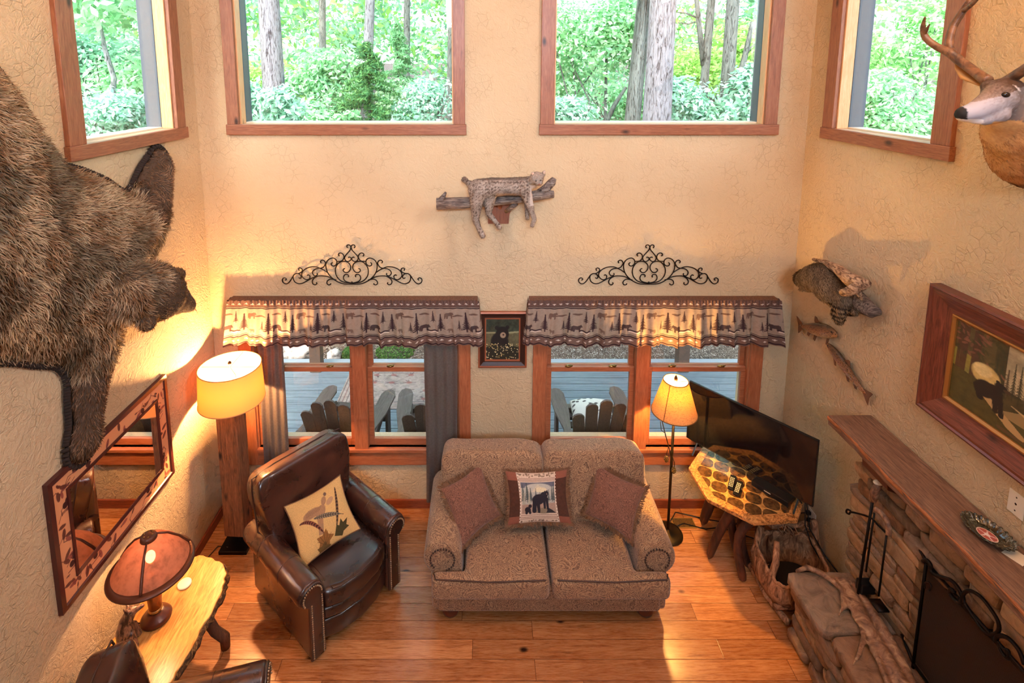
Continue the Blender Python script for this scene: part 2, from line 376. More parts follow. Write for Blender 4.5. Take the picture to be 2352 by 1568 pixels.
# fixed upper windows. P maps (a, depth into wall, z) -> world
def upper_window(n,axis,base,sgn,a0,a1,c0,c1,sill0,sill1):
    """a0..a1 opening, c0..c1 casing outer edges"""
    root=thing('window_%d'%n,None,None); root['kind']='structure'
    def bx(name,A0,A1,d0,d1,z0,z1,m,bev=.003):
        lo,hi=sorted((base+sgn*d0,base+sgn*d1)); q=MB()
        if axis=='y': q.box(A0,A1,lo,hi,z0,z1)
        else: q.box(lo,hi,A0,A1,z0,z1)
        return q.build(name,m,root,bevel=bev)
    hz='casing_x' if axis=='y' else 'casing_y'
    z0,z1=UZ0,UZ1
    bx('casing',c0,a0,-.03,0,z0,z1+.1,MATS['casing_z']); bx('casing',a1,c1,-.03,0,z0,z1+.1,MATS['casing_z']); bx('casing',a0,a1,-.03,0,z1,z1+.1,MATS[hz])
    bx('sill',sill0,sill1,-.036,0,z0-.085,z0,MATS[hz]); bx('sill',a0,a1,0,.085,z0-.02,z0-.001,MATS['jamb'])
    bx('jamb',a0-.001,a0+.012,0,.085,z0,z1,MATS['jamb']); bx('jamb',a1-.012,a1+.001,0,.085,z0,z1,MATS['jamb']); bx('jamb',a0,a1,0,.085,z1-.012,z1,MATS['jamb'])
    g='frame_grey'
    bx('frame',a0,a0+.014,.085,.2,z0,z1,MATS[g]); bx('frame',a1-.014,a1,.085,.2,z0,z1,MATS[g]); bx('frame',a0,a1,.085,.2,z0-.001,z0+.012,MATS['white_plastic']); bx('frame',a0,a1,.085,.2,z1-.014,z1,MATS[g])
    bx('pane',a0+.012,a1-.012,.088,.094,z0+.01,z1-.01,MATS['glass'],0)
upper_window(1,'x',XL,-1,3.08,4.01,2.95,4.12,2.94,4.14)
upper_window(2,'y',WY,1,-2.0,-.25,-2.095,-.155,-2.105,-.145)
upper_window(3,'y',WY,1,.57,2.29,.458,2.39,.45,2.405)
upper_window(4,'x',XR,1,3.10,3.99,2.965,4.11,2.955,4.12)
# double hung lower windows
def lower_window(n,x0,x1,c0,c1,mx0,mx1):
    root=thing('window_%d'%n,None,None); root['kind']='structure'
    def bx(name,A0,A1,y0,y1,z0,z1,m,bev=.003,par=None):
        q=MB(); q.box(A0,A1,WY+y0,WY+y1,z0,z1); return q.build(name,m,par or root,bevel=bev)
    sx,sz=MATS['sash_x'],MATS['sash_z']; zb,zt,zm=.60,2.0,1.33
    bx('casing',c0,x0,-.025,0,.44,zt+.012,sz); bx('casing',x1,c1,-.025,0,.44,zt+.012,sz); bx('casing',x0,x1,-.025,0,zt,zt+.012,sx)
    bx('stool',x0,x1,-.042,.06,zb-.03,zb+.0,sx); bx('apron',x0,x1,-.025,0,zb-.16,zb-.03,sx)
    bx('mullion',mx0,mx1,-.028,.1,zb,zt,sz)
    bx('jamb',x0-.001,x0+.012,0,.14,zb,zt,sz); bx('jamb',x1-.012,x1+.001,0,.14,zb,zt,sz)
    for (u0,u1) in ((x0+.012,mx0),(mx1,x1-.012)):
        for nm,z0,z1,d in (('lower_sash',zb,zm+.02,.025),('upper_sash',zm-.02,zt,.065)):
            s=MB(); W=.042
            s.box(u0,u0+W,WY+d,WY+d+.035,z0,z1); s.box(u1-W,u1,WY+d,WY+d+.035,z0,z1); s.box(u0+W,u1-W,WY+d,WY+d+.035,z1-W*(1 if nm=='lower_sash' else 1.3),z1); s.box(u0+W,u1-W,WY+d,WY+d+.035,z0,z0+W*(1.5 if nm=='lower_sash' else 1))
            so=s.build(nm,sx,root,bevel=.003); bx('pane',u0+W-.004,u1-W+.004,d+.014,d+.019,z0+.035,z1-.035,MATS['glass'],0,so)
            if nm=='lower_sash':
                for fx in ((.25,.75) if (u1-u0)>.5 else (.5,)):
                    q=MB(); cx=u0+(u1-u0)*fx; q.lathe([(.0,0),(.022,.0),(.02,.008),(.012,.014),(0,.015)],12,Matrix.Translation((cx,WY+.012+d,zm+.02))@Matrix.Diagonal((1.5,.8,1,1))); q.box(cx-.004,cx+.035,WY+d-.002,WY+d+.01,zm+.03,zm+.038)
                    q.build('sash_lock',MATS['brass'],so,smooth=True)
lower_window(5,-2.02,-.22,-2.135,-.118,-1.15,-1.03)
lower_window(6,.54,2.32,.425,2.425,1.325,1.44)
# ================================================================ LIGHT
w=bpy.data.worlds.new('sky'); SC.world=w; w.use_nodes=True; wt=w.node_tree; bg=wt.nodes['Background']
sky=wt.nodes.new('ShaderNodeTexSky'); sky.sky_type='NISHITA'; sky.sun_disc=False; sky.sun_elevation=R(50); sky.sun_rotation=R(200); sky.air_density=1; sky.dust_density=3
mixn=wt.nodes.new('ShaderNodeMix'); mixn.data_type='RGBA'; mixn.inputs[0].default_value=.6; wt.links.new(sky.outputs[0],mixn.inputs[6]); mixn.inputs[7].default_value=(.9,1,1.05,1)
wt.links.new(mixn.outputs[2],bg.inputs[0]); bg.inputs[1].default_value=2.1
SC.view_settings.view_transform='Standard'; SC.view_settings.look='None'; SC.view_settings.gamma=1; SC.view_settings.use_curve_mapping=False; SC.view_settings.exposure=.26
cy=SC.cycles; cy.use_denoising=True; cy.max_bounces=5; cy.diffuse_bounces=3; cy.glossy_bounces=2; cy.transmission_bounces=3; cy.transparent_max_bounces=8; cy.caustics_reflective=False; cy.caustics_refractive=False; cy.use_adaptive_sampling=True; cy.adaptive_threshold=.12; cy.adaptive_min_samples=14; cy.sample_clamp_indirect=6
WARM=(1,.62,.3)
area('daylight_side_window',(XR+.02,1.0,5.45),(0,R(90),0),.7,1.0,95,(.72,.86,1.0))
l_=area('daylight_gable_window',(.1,-3.4,5.3),(R(73),0,0),1.9,1.2,66,(.66,.82,1.0)); l_.data.spread=R(62)
area('ceiling_fill',(.2,.2,6.35),(0,0,0),2.2,2.0,24,(.85,.9,1.0))  # unseen soft fill light added under the ceiling, which has no opening
for i,(x,y,p) in enumerate(((-1.75,1.5,78),(2.05,1.5,88))): point('ceiling_lamp_light',(x,y,5.3),p,(1,.52,.2),.12)
# ================================================================ OUTSIDE
def leafmat():
    t=NT('foliage'); t.t.nodes.remove(t.b); a=t.n('ShaderNodeAttribute',attribute_name='Col').outputs['Color']
    d=t.n('ShaderNodeBsdfDiffuse',{'Color':a}).outputs[0]; tr=t.n('ShaderNodeBsdfTranslucent',{'Color':a}).outputs[0]
    mx=t.n('ShaderNodeMixShader',{0:.4,1:d,2:tr}); t.set(t.out.inputs[0],mx.outputs[0]); MATS['leaf']=t.m
leafmat()
def bark(name,c1,c2,sc=1):
    t=NT(name); v=t.map((9*sc,9*sc,1.6*sc)); n=t.noise(3,5,.7,1.5,v); t.P(t.ramp(n,[(.38,c1),(.5,c2),(.7,tuple(min(1,x*1.25) for x in c2))]),.9); t.bump(n,.9,.03); MATS[name]=t.m
bark('bark_pale',rgb(62,56,58),rgb(150,146,150)); bark('bark_grey',rgb(44,46,42),rgb(120,124,118)); bark('bark_dark',rgb(45,50,45),rgb(90,100,92))
def leafcloud(name,ells,n,size,cols,parent=None,seed=0,flatness=.5,shell=.5,long=2.2):
    g=np.random.default_rng(seed); ells=np.array(ells,float); k=g.integers(0,len(ells),n); e=ells[k]
    d=g.normal(0,1,(n,3)); d/=np.linalg.norm(d,axis=1)[:,None]; r=(shell+(1-shell)*g.random(n))[:,None]
    p=e[:,:3]+d*r*e[:,3:6]
    N=d*.7+g.normal(0,.6,(n,3)); N[:,2]+=flatness; N/=np.linalg.norm(N,axis=1)[:,None]
    a=g.normal(0,1,(n,3)); a-=N*(a*N).sum(1)[:,None]; a/=np.linalg.norm(a,axis=1)[:,None]; b=np.cross(N,a)
    s=(size*(.6+.8*g.random(n)))[:,None]; V=np.stack([p-a*s,p+b*s/long-a*s*.1,p+a*s,p-b*s/long-a*s*.1],1).reshape(-1,3)
    i=np.arange(n)*4; Fc=np.stack([i,i+1,i+2,i+3],1); C_=np.array([rgb(*c) for c in cols]); ci=C_[g.integers(0,len(C_),n)]*(.75+.5*g.random(n))[:,None]
    me=npmesh(name,V,Fc,np.clip(np.repeat(ci,4,0),0,1)); return link(name,me,parent,MATS['leaf'])
def gz(x,y): return -.35 if y<7 else (-.3+(y-7)*.24 if y<18 else 2.34+(y-18)*.08)
def ground_mat():
    t=NT('leaf_litter'); n=t.noise(26,5,.7,2.); t.P(t.ramp(n,[(.38,rgb(34,26,20)),(.49,rgb(76,62,50)),(.56,rgb(116,102,86)),(.64,rgb(190,182,170))]),.95); t.bump(n,.8,.03); MATS['litter']=t.m
ground_mat()
gridfn=lambda u,v:(u*90-45,4.6+v*46,np.vectorize(gz)(u*90-45,4.6+v*46)+.05*np.sin(u*70)*np.cos(v*50))
o=gridmesh('ground',gridfn,60,60,None,None,None,MATS['litter']); struct(o)
# deck
def deck_mat():
    t=NT('deck_boards'); t.P(t.ramp(t.noise(3,4,.6,.5,t.map((1,14,1))),[(.3,rgb(76,84,90)),(.7,rgb(106,115,120))]),.6); MATS['deck']=t.m
deck_mat(); DZ=-.1
b=MB(); y=WY+TH+.0
while y<6.83:
    b.box(-4.5,4.8,y+.003,y+.142,DZ-.03,DZ); y+=.147
struct(b.build('deck_floor',MATS['deck']))
b=MB(); b.box(-4.5,4.8,6.86,7.02,-.34,DZ+.035); struct(b.build('trim_1',flat('deck_edge',rgb(128,136,142),.6),bevel=.01))
for px,lb in ((731,'dark wooden deck post outside the left lower window'),(1562,'dark wooden deck post outside the right lower window, behind the lamp')):
    p=onz(px,838,DZ+.035); b=MB(); b.box(p.x-.075,p.x+.075,6.72,6.87,DZ,2.9); tag(b.build('deck_post',flat('post_brown',rgb(78,58,44),.6),bevel=.006),lb,'post')
def rugcanvas():
    c=Canvas(420,260,(132,116,106)); c.noise(60,.5,3)
    for i in range(5):
        m=.012+i*.022; 
        for (x0,y0,x1,y1) in ((m,m*1.6,1-m,m*1.6),(m,1-m*1.6,1-m,1-m*1.6),(m,m*1.6,m,1-m*1.6),(1-m,m*1.6,1-m,1-m*1.6)): c.line([(x0,y0),(x1,y1)],.003,(96,58,52) if i%2 else (60,46,46),.8)
    g=random.Random(4)
    for i in range(7):
        for j in range(4):
            cx=.18+i*.11; cy=.22+j*.19
            for k in range(5):
                a=g.random()*6.3; c.line([(cx,cy),(cx+.04*math.cos(a),cy+.06*math.sin(a))],.004,(70,50,50),.7)
            c.ell(cx,cy,.018,.028,(120,70,62),0,.8)
    return c
o=gridmesh('outdoor_rug',lambda u,v:(-1.82+u*2.1,5.92+v*.93,DZ+.006+0*u),421,240,rugcanvas(),None,None,MATS['painted_cloth']); tag(o,'patterned beige and brown rug on the grey deck outside','rug')
wood('adirondack',rgb(62,48,40),rgb(86,69,60),rgb(100,83,72),1,knots=False,rough=.6)
def adirondack(loc,rz,label):
    m=MATS['adirondack']; r=thing('deck_chair',label,'chair',loc,rz,'wooden slatted deck chairs outside the windows')
    for s in (-1,1):
        b=MB(); x=.33*s
        b.prism([(x-.055,-.42),(x-.035*1,-.3),(x-.075,-.02),(x-.08,.28),(x-.05,.36),(x,.385),(x+.05,.36),(x+.08,.28),(x+.075,-.02),(x+.035,-.3),(x+.055,-.42)],.55,.575); b.build('armrest',m,r,bevel=.004)
        b=MB(); b.box(x-.015,x+.015,.2,.3,0,.55); b.build('leg',m,r,bevel=.003)
        b=MB(); b.box(x-.06*s-.012,x-.06*s+.012,-.44,.34,-.05,.05,Matrix.Translation((0,0,.27))@Matrix.Rotation(R(22),4,'X')); b.build('leg',m,r,bevel=.003)
    b=MB()
    for i in range(6):
        y=.3-i*.1; b.box(-.27,.27,y-.043,y+.043,.385-i*.035,.405-i*.035)
    b.build('seat',m,r,bevel=.003)
    for i in range(5):
        t=i-2; h=.80-.04*t*t; b=MB(); w=.058; pts=[(-w,0),(-w,h-.04),(-w*.6,h-.01),(0,h),(w*.6,h-.01),(w,h-.04),(w,0)]
        M=Matrix.Translation((t*.096,-.28,.2))@Matrix.Rotation(R(t*3.2),4,'Y')@Matrix.Rotation(R(90+14),4,'X')
        b.prism(pts,-.01,.01,M); b.build('slat',m,r,bevel=.003)
    b=MB(); b.box(-.36,.36,-.42,-.38,.52,.56); b.build('crossbar',m,r,bevel=.003); b=MB(); b.box(-.3,.3,.24,.27,.28,.42); b.build('crossbar',m,r,bevel=.003)
    return r
adirondack((-1.40,5.09,DZ),R(-7),'brown slatted deck chair outside the left lower window, leftmost of the three')
adirondack((-.50,5.09,DZ),R(4),'brown slatted deck chair partly hidden by the right curtain panel of the left window')
adirondack((1.13,5.09,DZ),R(3),'brown slatted deck chair outside the right lower window, with the spotted cushion')
c=Canvas(160,160,(215,205,190)); g=random.Random(2)
for i in range(34): c.ell(g.random(),g.random(),.05,.035,(70,62,60),g.random()*3)
cu=gridmesh('seat_cushion',lambda u,v:(.93+u*.42,5.0+v*.34,.33+.10*np.sin(PI*np.clip(u,0,1))**.4*np.sin(PI*v)**.4+v*.06),80,80,c,None,None,MATS['painted_cloth']); tag(cu,'cream cushion with dark spots lying on the deck chair outside','cushion')
# rocks and moss on the bank
def rock(name,loc,r,seed,mat,label,cat='rock',group=None):
    b=MB(); b.ball((0,0,0),(1,1,1),18,12); me=b.mesh(name); V=verts(me).copy()
    for i,p in enumerate(V):
        q=Vector(p)*1.7+Vector((seed*3.1,0,0)); f=1+.35*mnoise.noise(q)+.12*mnoise.noise(q*3); V[i]=p*f*np.array(r)
    me.vertices.foreach_set('co',V.ravel()); o=link(name,me,None,mat,True); o.location=loc; return tag(o,label,cat,group)
t=NT('pale_rock'); n=t.noise(6,5,.6,1); t.P(t.ramp(n,[(.35,rgb(130,118,106)),(.6,rgb(214,202,190))]),.9); t.bump(n,.6,.03); MATS['rock']=t.m
def onbank(px,py):
    for k in range(200):
        Y=7.03+k*.03; p=ony(px,py,Y)
        if p.z<=gz(0,Y)+.0: return p
    return ony(px,py,7.5)
rock('rock',onbank(680,818)+Vector((0,.1,.05)),(.28,.2,.14),1,MATS['rock'],'large pale rock on the mulch bank left of the deck post')
rock('rock',onbank(765,822)+Vector((0,.05,.02)),(.11,.09,.08),2,MATS['rock'],'small pale rock right of the deck post outside')
for px,py,rr,l in ((803,812,(.13,.14,.12),'small bright green moss mound beside the small rock'),(905,812,(.3,.22,.16),'wide green moss mound outside the left lower window')):
    p=onbank(px,py+8); o=leafcloud('moss_mound',[(p.x,p.y+rr[1]*.6,p.z,*rr)],3500,.016,[(88,120,60),(110,142,78),(70,100,52)],None,px,.9,.9); tag(o,l,'plant')
# trees
def tree(name,pts,rad,mat,label,crown=None,n=0,size=.1,cols=None,seed=0,branches=(),group=None,lean=None):
    b=pts[0]; r=thing(name,label,'tree',tuple(b),0,0 or group); b=Vector(b)
    q=MB(); q.tube([Vector(p)-b for p in pts],rad,14); q.build('trunk',MATS[mat],r,smooth=True)
    for br in branches:
        q=MB(); q.tube([Vector(p)-b for p in br[0]],br[1],8); q.build('branch',MATS[mat],r,smooth=True)
    if crown: leafcloud('crown',[(e[0]-b.x,e[1]-b.y,e[2]-b.z,*e[3:]) for e in crown],n,size,cols,r,seed,.5,.2)
    return r
LIGHT=[(172,226,168),(196,240,190),(156,216,158),(216,248,208),(146,206,158)]; MINT=[(172,222,192),(198,238,214),(150,204,174),(222,246,232)]; YEL=[(188,232,134),(208,240,156),(170,222,124)]
def seg(px0,px1,Y,w,top=7.5,z0=None):
    """trunk at depth Y passing through px0 at image row 0 and px1 at row 280"""
    a=ony(px0,0,Y); c=ony(px1,280,Y); d=(a-c)/(a.z-c.z); zb=gz(0,Y)-.1; 
    return [c+d*(zb-c.z),c,a,c+d*(top-c.z)],[w*1.15,w,w*.9,w*.7]
def simple_tree(name,px0,px1,Y,wpx,mat,label,top=8,crown=None,n=0,size=.12,cols=None,seed=0,branches=()):
    w=wpx/2*Y/1220; pts,rad=seg(px0,px1,Y,w,top); ce=None
    if crown: e=pts[-1]; ce=[(e.x+c[0],e.y+c[1],e.z+c[2],*c[3:]) for c in crown]
    return tree(name,pts,rad,mat,label,ce,n,size,cols,seed,branches)
CR=[(0,0,1,2.2,1.8,1.6),(-1.2,.3,.2,1.5,1.5,1.),(1.3,-.2,.4,1.5,1.4,1.1)]
simple_tree('pale_tree',617,634,9,50,'bark_pale','thick pale leaning tree trunk at left in the left upper window',9,CR,900,.11,LIGHT,1)
simple_tree('pale_tree',850,840,13,24,'bark_pale','slender pale tree trunk near the middle of the left upper window',9,CR,900,.12,YEL,2)
simple_tree('grey_tree',740,742,17,17,'bark_grey','thin grey tree behind shrubs between the two pale trunks',9,CR,700,.14,YEL,3)
simple_tree('grey_tree',935,933,15,16,'bark_grey','straight thin grey tree right of the middle pale trunk',9,CR,700,.13,LIGHT,4)
simple_tree('grey_tree',1036,1030,14,12,'bark_grey','thin grey tree at the right edge of the left upper window',9,CR,700,.13,LIGHT,5)
simple_tree('oak_tree',1523,1508,8,64,'bark_pale','thick ridged oak trunk in the middle of the right upper window',9,CR,900,.11,LIGHT,6)
simple_tree('grey_tree',1480,1452,10.5,36,'bark_grey','grey trunk half hidden behind the thick oak trunk',3.9,None,0,.1,None,7)
B=lambda Y,l,r:([ony(x,y,Y) for x,y in l],r)
simple_tree('grey_tree',1634,1610,9,19,'bark_grey','slim mottled trunk with side branches right of the thick oak',9,CR,900,.11,YEL,8,(B(9,[(1616,150),(1606,60),(1600,0),(1596,-60)],[.05,.045,.04,.03]),B(9,[(1600,40),(1575,30),(1555,28)],[.018,.013,.008]),B(9,[(1606,48),(1580,55),(1558,52)],[.014,.012,.008])))
simple_tree('grey_tree',1684,1664,8.6,30,'bark_grey','dark mottled trunk with a forked limb near the right window edge',9,CR,900,.11,LIGHT,9,(B(8.6,[(1682,205),(1706,150),(1720,90),(1728,50)],[.06,.05,.04,.03]),B(8.6,[(1712,130),(1725,108),(1742,98)],[.02,.014,.01])))
simple_tree('sapling',1395,1390,12,7,'bark_grey','thin young tree at left in the right upper window',8,CR,600,.12,LIGHT,10)
p=[ony(1388,290,10.5),ony(1412,240,10.5),ony(1438,200,10.5)]; q=MB(); q.tube([p[0]-Vector((.5,0,1.2)),p[0],p[1],p[2]],[.06,.05,.045,.03],8); tag(q.build('fallen_branch',MATS['bark_dark'],smooth=True),'dark leaning dead branch low in the right upper window','branch')
q=MB(); p=[ony(255,255,8.5),ony(262,180,8.5),ony(240,110,8.5),ony(232,60,8.5)]
tree('sapling',[Vector((p[0].x,8.5,gz(0,8.5))),*p],[.05,.045,.04,.035,.02],'bark_pale','pale bent sapling in the far left side window',[(p[3].x,8.5,p[3].z+.6,1.2,1,.8)],1300,.1,LIGHT,12)
q=MB()
def shrub(name,px,py,Y,rx,rz,n,size,cols,label,seed,group=None,Xc=None):
    p=ony(px,py,Y); x=p.x; g=random.Random(seed); el=[(x,Y,p.z,rx,rx*.8,rz)]+[(x+g.uniform(-.8,.8)*rx,Y+g.uniform(-.5,.5)*rx,p.z+g.uniform(-.5,.5)*rz,rx*.5,rx*.5,rz*.5) for _ in range(5)]
    z0=gz(0,Y); r=thing(name,label,'shrub',(x,Y,z0),0,group)
    q=MB()
    for k in range(4): q.tube([(0.08*k-.1,0,-.1),(g.uniform(-.4,.4)*rx,g.uniform(-.3,.3)*rx,(p.z-z0)*.7),(g.uniform(-.7,.7)*rx,g.uniform(-.3,.3)*rx,p.z-z0+rz*.5)],[.03,.02,.01],6)
    q.build('stem',MATS['bark_grey'],r)
    leafcloud('foliage',[(a-x,b-Y,c-z0,*d) for a,b,c,*d in el],int(n*1.6),size*.74,cols,r,seed,.6,.35); return r
SH=[(655,255,7.9,.35,.4,2200,.07,MINT,'broad-leaved pale shrub at the foot of the thick pale trunk'),
(585,250,9,.5,.6,2200,.08,MINT,'mint green shrub in the lower left corner of the left upper window'),
(735,265,9.5,.75,.4,3200,.07,LIGHT,'low pale green shrub along the bottom of the left upper window'),
(760,170,12,1.1,.7,3800,.08,LIGHT,'mid green bush behind the low shrub in the left upper window'),
(985,240,9,.6,.55,3600,.055,MINT,'fine-leaved pale bush in the lower right corner of the left upper window'),
(920,230,10.5,.5,.5,2200,.06,[(150,190,150),(170,205,160)],'grey green bush between the hemlock and the fine-leaved bush'),
(700,205,14,1.6,.9,3400,.1,YEL,'yellow green bush far back between the pale trunks'),
(1310,265,9,.55,.35,3000,.07,MINT,'rhododendron in the lower left corner of the right upper window'),
(1350,120,12,1.6,1.5,5500,.09,LIGHT,'large light green bush at left in the right upper window'),
(1400,225,14,1.5,.8,3600,.09,LIGHT,'bush behind the dark dead branch'),
(1575,245,8.4,.5,.5,3200,.075,MINT,'rhododendron between the oak trunk and the slim mottled trunk'),
(1715,235,8.2,.55,.65,3800,.075,MINT,'rhododendron in the lower right corner of the right upper window'),
(1580,150,15,1.7,1.3,3800,.1,YEL,'bright yellow green bush behind the slim trunks'),
(235,270,7.8,.7,.5,4200,.06,MINT,'pale shrub along the bottom of the far left side window'),
(290,190,10,.9,.9,3600,.08,LIGHT,'green bush in the middle of the far left side window'),
(210,160,10.5,1.,1.,3600,.08,[(130,180,150),(150,205,170)],'bluish green bush at left in the far left side window'),
(2040,260,8,.8,.7,4600,.06,LIGHT,'pale green shrub along the bottom of the far right side window'),
(2100,120,10,1.3,1.3,5500,.08,[(190,240,170),(170,225,150)],'bright green bush filling the far right side window')]
for i,(px,py,Y,rx,rz,n,s,c,l) in enumerate(SH): shrub('leafy_shrub',px,py,Y,rx,rz,n,s,c,l,40+i)
# young hemlock with drooping needled boughs
def hemlock(px,py0,Y,h,wd,label,seed,cols):
    base=ony(px,py0,Y); r=thing('hemlock',label,'tree',tuple(base)); q=MB(); q.tube([(0,0,-1.2),(0,0,h)],[.05,.01],8); q.build('trunk',MATS['bark_dark'],r)
    g=random.Random(seed); el=[]
    for k in range(46):
        t=k/46; a=g.random()*6.28; L=wd*(1-t*.92)
        for j in range(5): f=(j+.5)/5; el.append((math.cos(a)*L*f,math.sin(a)*L*f,h*t-.12*f*f,.16*(1-t*.5),.16*(1-t*.5),.035))
    leafcloud('boughs',el,9000,.045,cols,r,seed,.8,.0,5)
hemlock(850,290,8.6,1.35,.85,'dark green young hemlock in the middle of the left upper window',3,[(96,150,92),(120,175,105),(80,135,90)])
hemlock(915,215,11.5,1.5,.7,'paler thin young hemlock right of the dark one',5,[(130,185,135),(150,205,150)])
# far wooded slope
g=np.random.default_rng(5); el=[]
for k in range(330):
    a=R(-68+136*g.random()); rr=19+9*g.random(); el.append((rr*math.sin(a),2+rr*math.cos(a),g.uniform(1.,15),1.8,1.8,1.3))
o=leafcloud('forest_canopy',el,120000,.16,LIGHT+YEL+MINT,None,9,.5,.2); tag(o,'dense bright green leaves of the forest behind the house','foliage',kind='stuff')
# ================================================================ SOFT FURNITURE
def paisley(name,base,dark,light,scale=1.):
    t=NT(name); v=t.co(); wv=t.n('ShaderNodeTexNoise',{'Vector':v,'Scale':5.*scale,'Detail':2})
    vv=t.n('ShaderNodeVectorMath',{0:v,1:t.n('ShaderNodeVectorMath',{0:wv.outputs['Color'],'Scale':.22},operation='SCALE').outputs[0]},operation='ADD').outputs[0]
    vo=t.n('ShaderNodeTexVoronoi',{'Vector':vv,'Scale':8.*scale}); d=vo.outputs['Distance']
    r=t.math('SINE',t.math('MULTIPLY',d,75.)); fine=t.noise(75*scale,2,.6,2.5,v)
    f=t.math('ADD',t.math('MULTIPLY',r,.085),t.math('ADD',t.math('MULTIPLY',fine,1.0),.0))
    c=t.ramp(f,[(.34,dark),(.5,base),(.66,light)])
    t.P(c,.85,Sheen_Weight=.25); t.bump(f,.35,.004); MATS[name]=t.m
paisley('paisley',rgb(150,113,84),rgb(90,63,46),rgb(184,147,110)); paisley('paisley_red',rgb(122,78,60),rgb(82,50,38),rgb(148,102,80),1.3)
def leather(name,c1,c2):
    t=NT(name); n=t.noise(4,4,.6,.4); f=t.noise(150,2,.6); w=t.noise(9,2,.5,.3)
    t.P(t.ramp(n,[(.35,c1),(.7,c2)]),t.ramp(n,[(.3,(.22,)*3),(.7,(.36,)*3)]),Specular_IOR_Level=.6,Coat_Weight=.45,Coat_Roughness=.25)
    t.bump(t.math('ADD',t.math('MULTIPLY',f,.25),t.math('MULTIPLY',w,.6)),.14,.006); MATS[name]=t.m
leather('leather',rgb(50,27,21),rgb(84,48,37)); leather('leather_dark',rgb(36,21,17),rgb(62,36,28))
flat('welt',rgb(62,36,26),.5); flat('fringe',rgb(118,82,56),.9); flat('nail',rgb(196,172,140),.3,.9)
t=NT('foot_wood'); t.P(rgb(92,44,26),.35); MATS['foot']=t.m
def se(b,c,r,e1=.35,e2=.35,nu=40,nv=24,M=None,crown=0.):
    """super-ellipsoid cushion"""
    sg=lambda v,e:math.copysign(abs(v)**e,v)
    def fn(u,v):
        a=u*2*PI; t=-PI/2+v*PI; x=sg(math.cos(t),e1)*sg(math.cos(a),e2); y=sg(math.cos(t),e1)*sg(math.sin(a),e2); z=sg(math.sin(t),e1)
        z*=1+crown*(1-x*x)*(1-y*y)
        return Vector((c[0]+r[0]*x,c[1]+r[1]*y,c[2]+r[2]*z))
    o=len(b.v); b.grid(fn,nu,nv,True)
    if M is not None:
        for i in range(o,len(b.v)): b.v[i]=tuple(M@Vector(b.v[i]))
    return b
def pillow4(name,TL,TR,BR,BL,th,mat,canvas=None,parent=None,label=None,cat=None,n=70,pinch=.06,welt=None,fringe=None,backmat=None):
    TL,TR,BR,BL=[np.array(p,float) for p in (TL,TR,BR,BL)]; N=np.cross(BR-BL,TL-BL); N/=np.linalg.norm(N); C_=(TL+TR+BR+BL)/4
    if N[1]>0: N=-N
    root=thing(name,label,cat,tuple(C_))
    def fn(sgn):
        def f(u,v):
            uu=u+pinch*(2*u-1)*-(4*v*(1-v))*.9; vv=v+pinch*(2*v-1)*-(4*u*(1-u))*.9
            uu=uu[...,None];vv=vv[...,None]
            P_=(BL*(1-uu)*(1-vv)+BR*uu*(1-vv)+TR*uu*vv+TL*(1-uu)*vv)-C_
            b=(np.sin(PI*u)*np.sin(PI*v))**.55; P_=P_+N*(sgn*th/2*b)[...,None]
            return P_[...,0],P_[...,1],P_[...,2]
        return f
    f=gridmesh('cover_front',fn(1),n if canvas is None else canvas.w,n if canvas is None else canvas.h,canvas,None,root,mat)
    gridmesh('cover_back',fn(-1),40,40,None,None,root,backmat or (mat if canvas is None else MATS['welt']))
    ed=[]; K=24
    for (a,b_) in (((0,0),(1,0)),((1,0),(1,1)),((1,1),(0,1)),((0,1),(0,0))):
        for k in range(K):
            t=k/K; u=np.array(a[0]+(b_[0]-a[0])*t); v=np.array(a[1]+(b_[1]-a[1])*t); q=fn(1)(u,v); ed.append(Vector((float(q[0]),float(q[1]),float(q[2]))))
    if welt: b=MB(); b.tube(ed,welt[0],6,closed=True); b.build('welt',welt[1],root,smooth=True)
    if fringe:
        b=MB(); g=random.Random(5); Nn=len(ed)
        for i in range(Nn):
            for k in range(4):
                t=(k+g.random())/4; p=ed[i].lerp(ed[(i+1)%Nn],t); o=p.normalized(); L=fringe*(.7+.6*g.random()); j=Vector((g.uniform(-.4,.4),g.uniform(-.4,.4),g.uniform(-.4,.4)))
                q=p+(o+j*.6).normalized()*L; sd=Vector((g.uniform(-1,1),g.uniform(-1,1),g.uniform(-1,1))).normalized()*.006
                b.tube([p,p.lerp(q,.6)+sd,q,q-o*L*.35+sd*1.5],[.0035,.0035,.003,.002],4)
        b.build('fringe',MATS['fringe'],root)
    return root
# ---------------- loveseat
L=thing('loveseat','brown paisley fabric two-seat sofa with rolled arms under the windows','sofa',(.465,3.72,0))
m=MATS['paisley']
b=MB(); b.box(-.80,.80,-.41,.38,.085,.31); b.build('base',m,L,smooth=False,bevel=.025,seg=4)
for s in (-1,1):
    pts=[(.01,-.52),(.83,-.52),(.83,-.415),(.60,-.415),(.60,.22),(.01,.22)]
    pts=[(s*x,y) for x,y in pts]; pts=pts if s>0 else pts[::-1]
    b=MB(); b.prism(pts,.29,.455); o=b.build('seat_cushion',m,L,smooth=True,bevel=.045,seg=5)
    b=MB(); loop=[Vector((s*x,y,.452)) for x,y in ((.04,-.505),(.43,-.52),(.80,-.50),(.815,-.46))]; b.tube(loop,.005,6); b.build('welt',MATS['welt'],o)
def armprof(s,r=.135,cx=.76,cz=.505):
    P_=[(.60,.10),(.62,.40)]
    for k in range(17):
        a=R(190-k*15.6); P_.append((cx+r*math.cos(a),cz+r*math.sin(a)))
    P_+=[(.845,.36),(.84,.09)]
    P_=[(s*x,z) for x,z in P_]; return P_ if s>0 else P_[::-1]
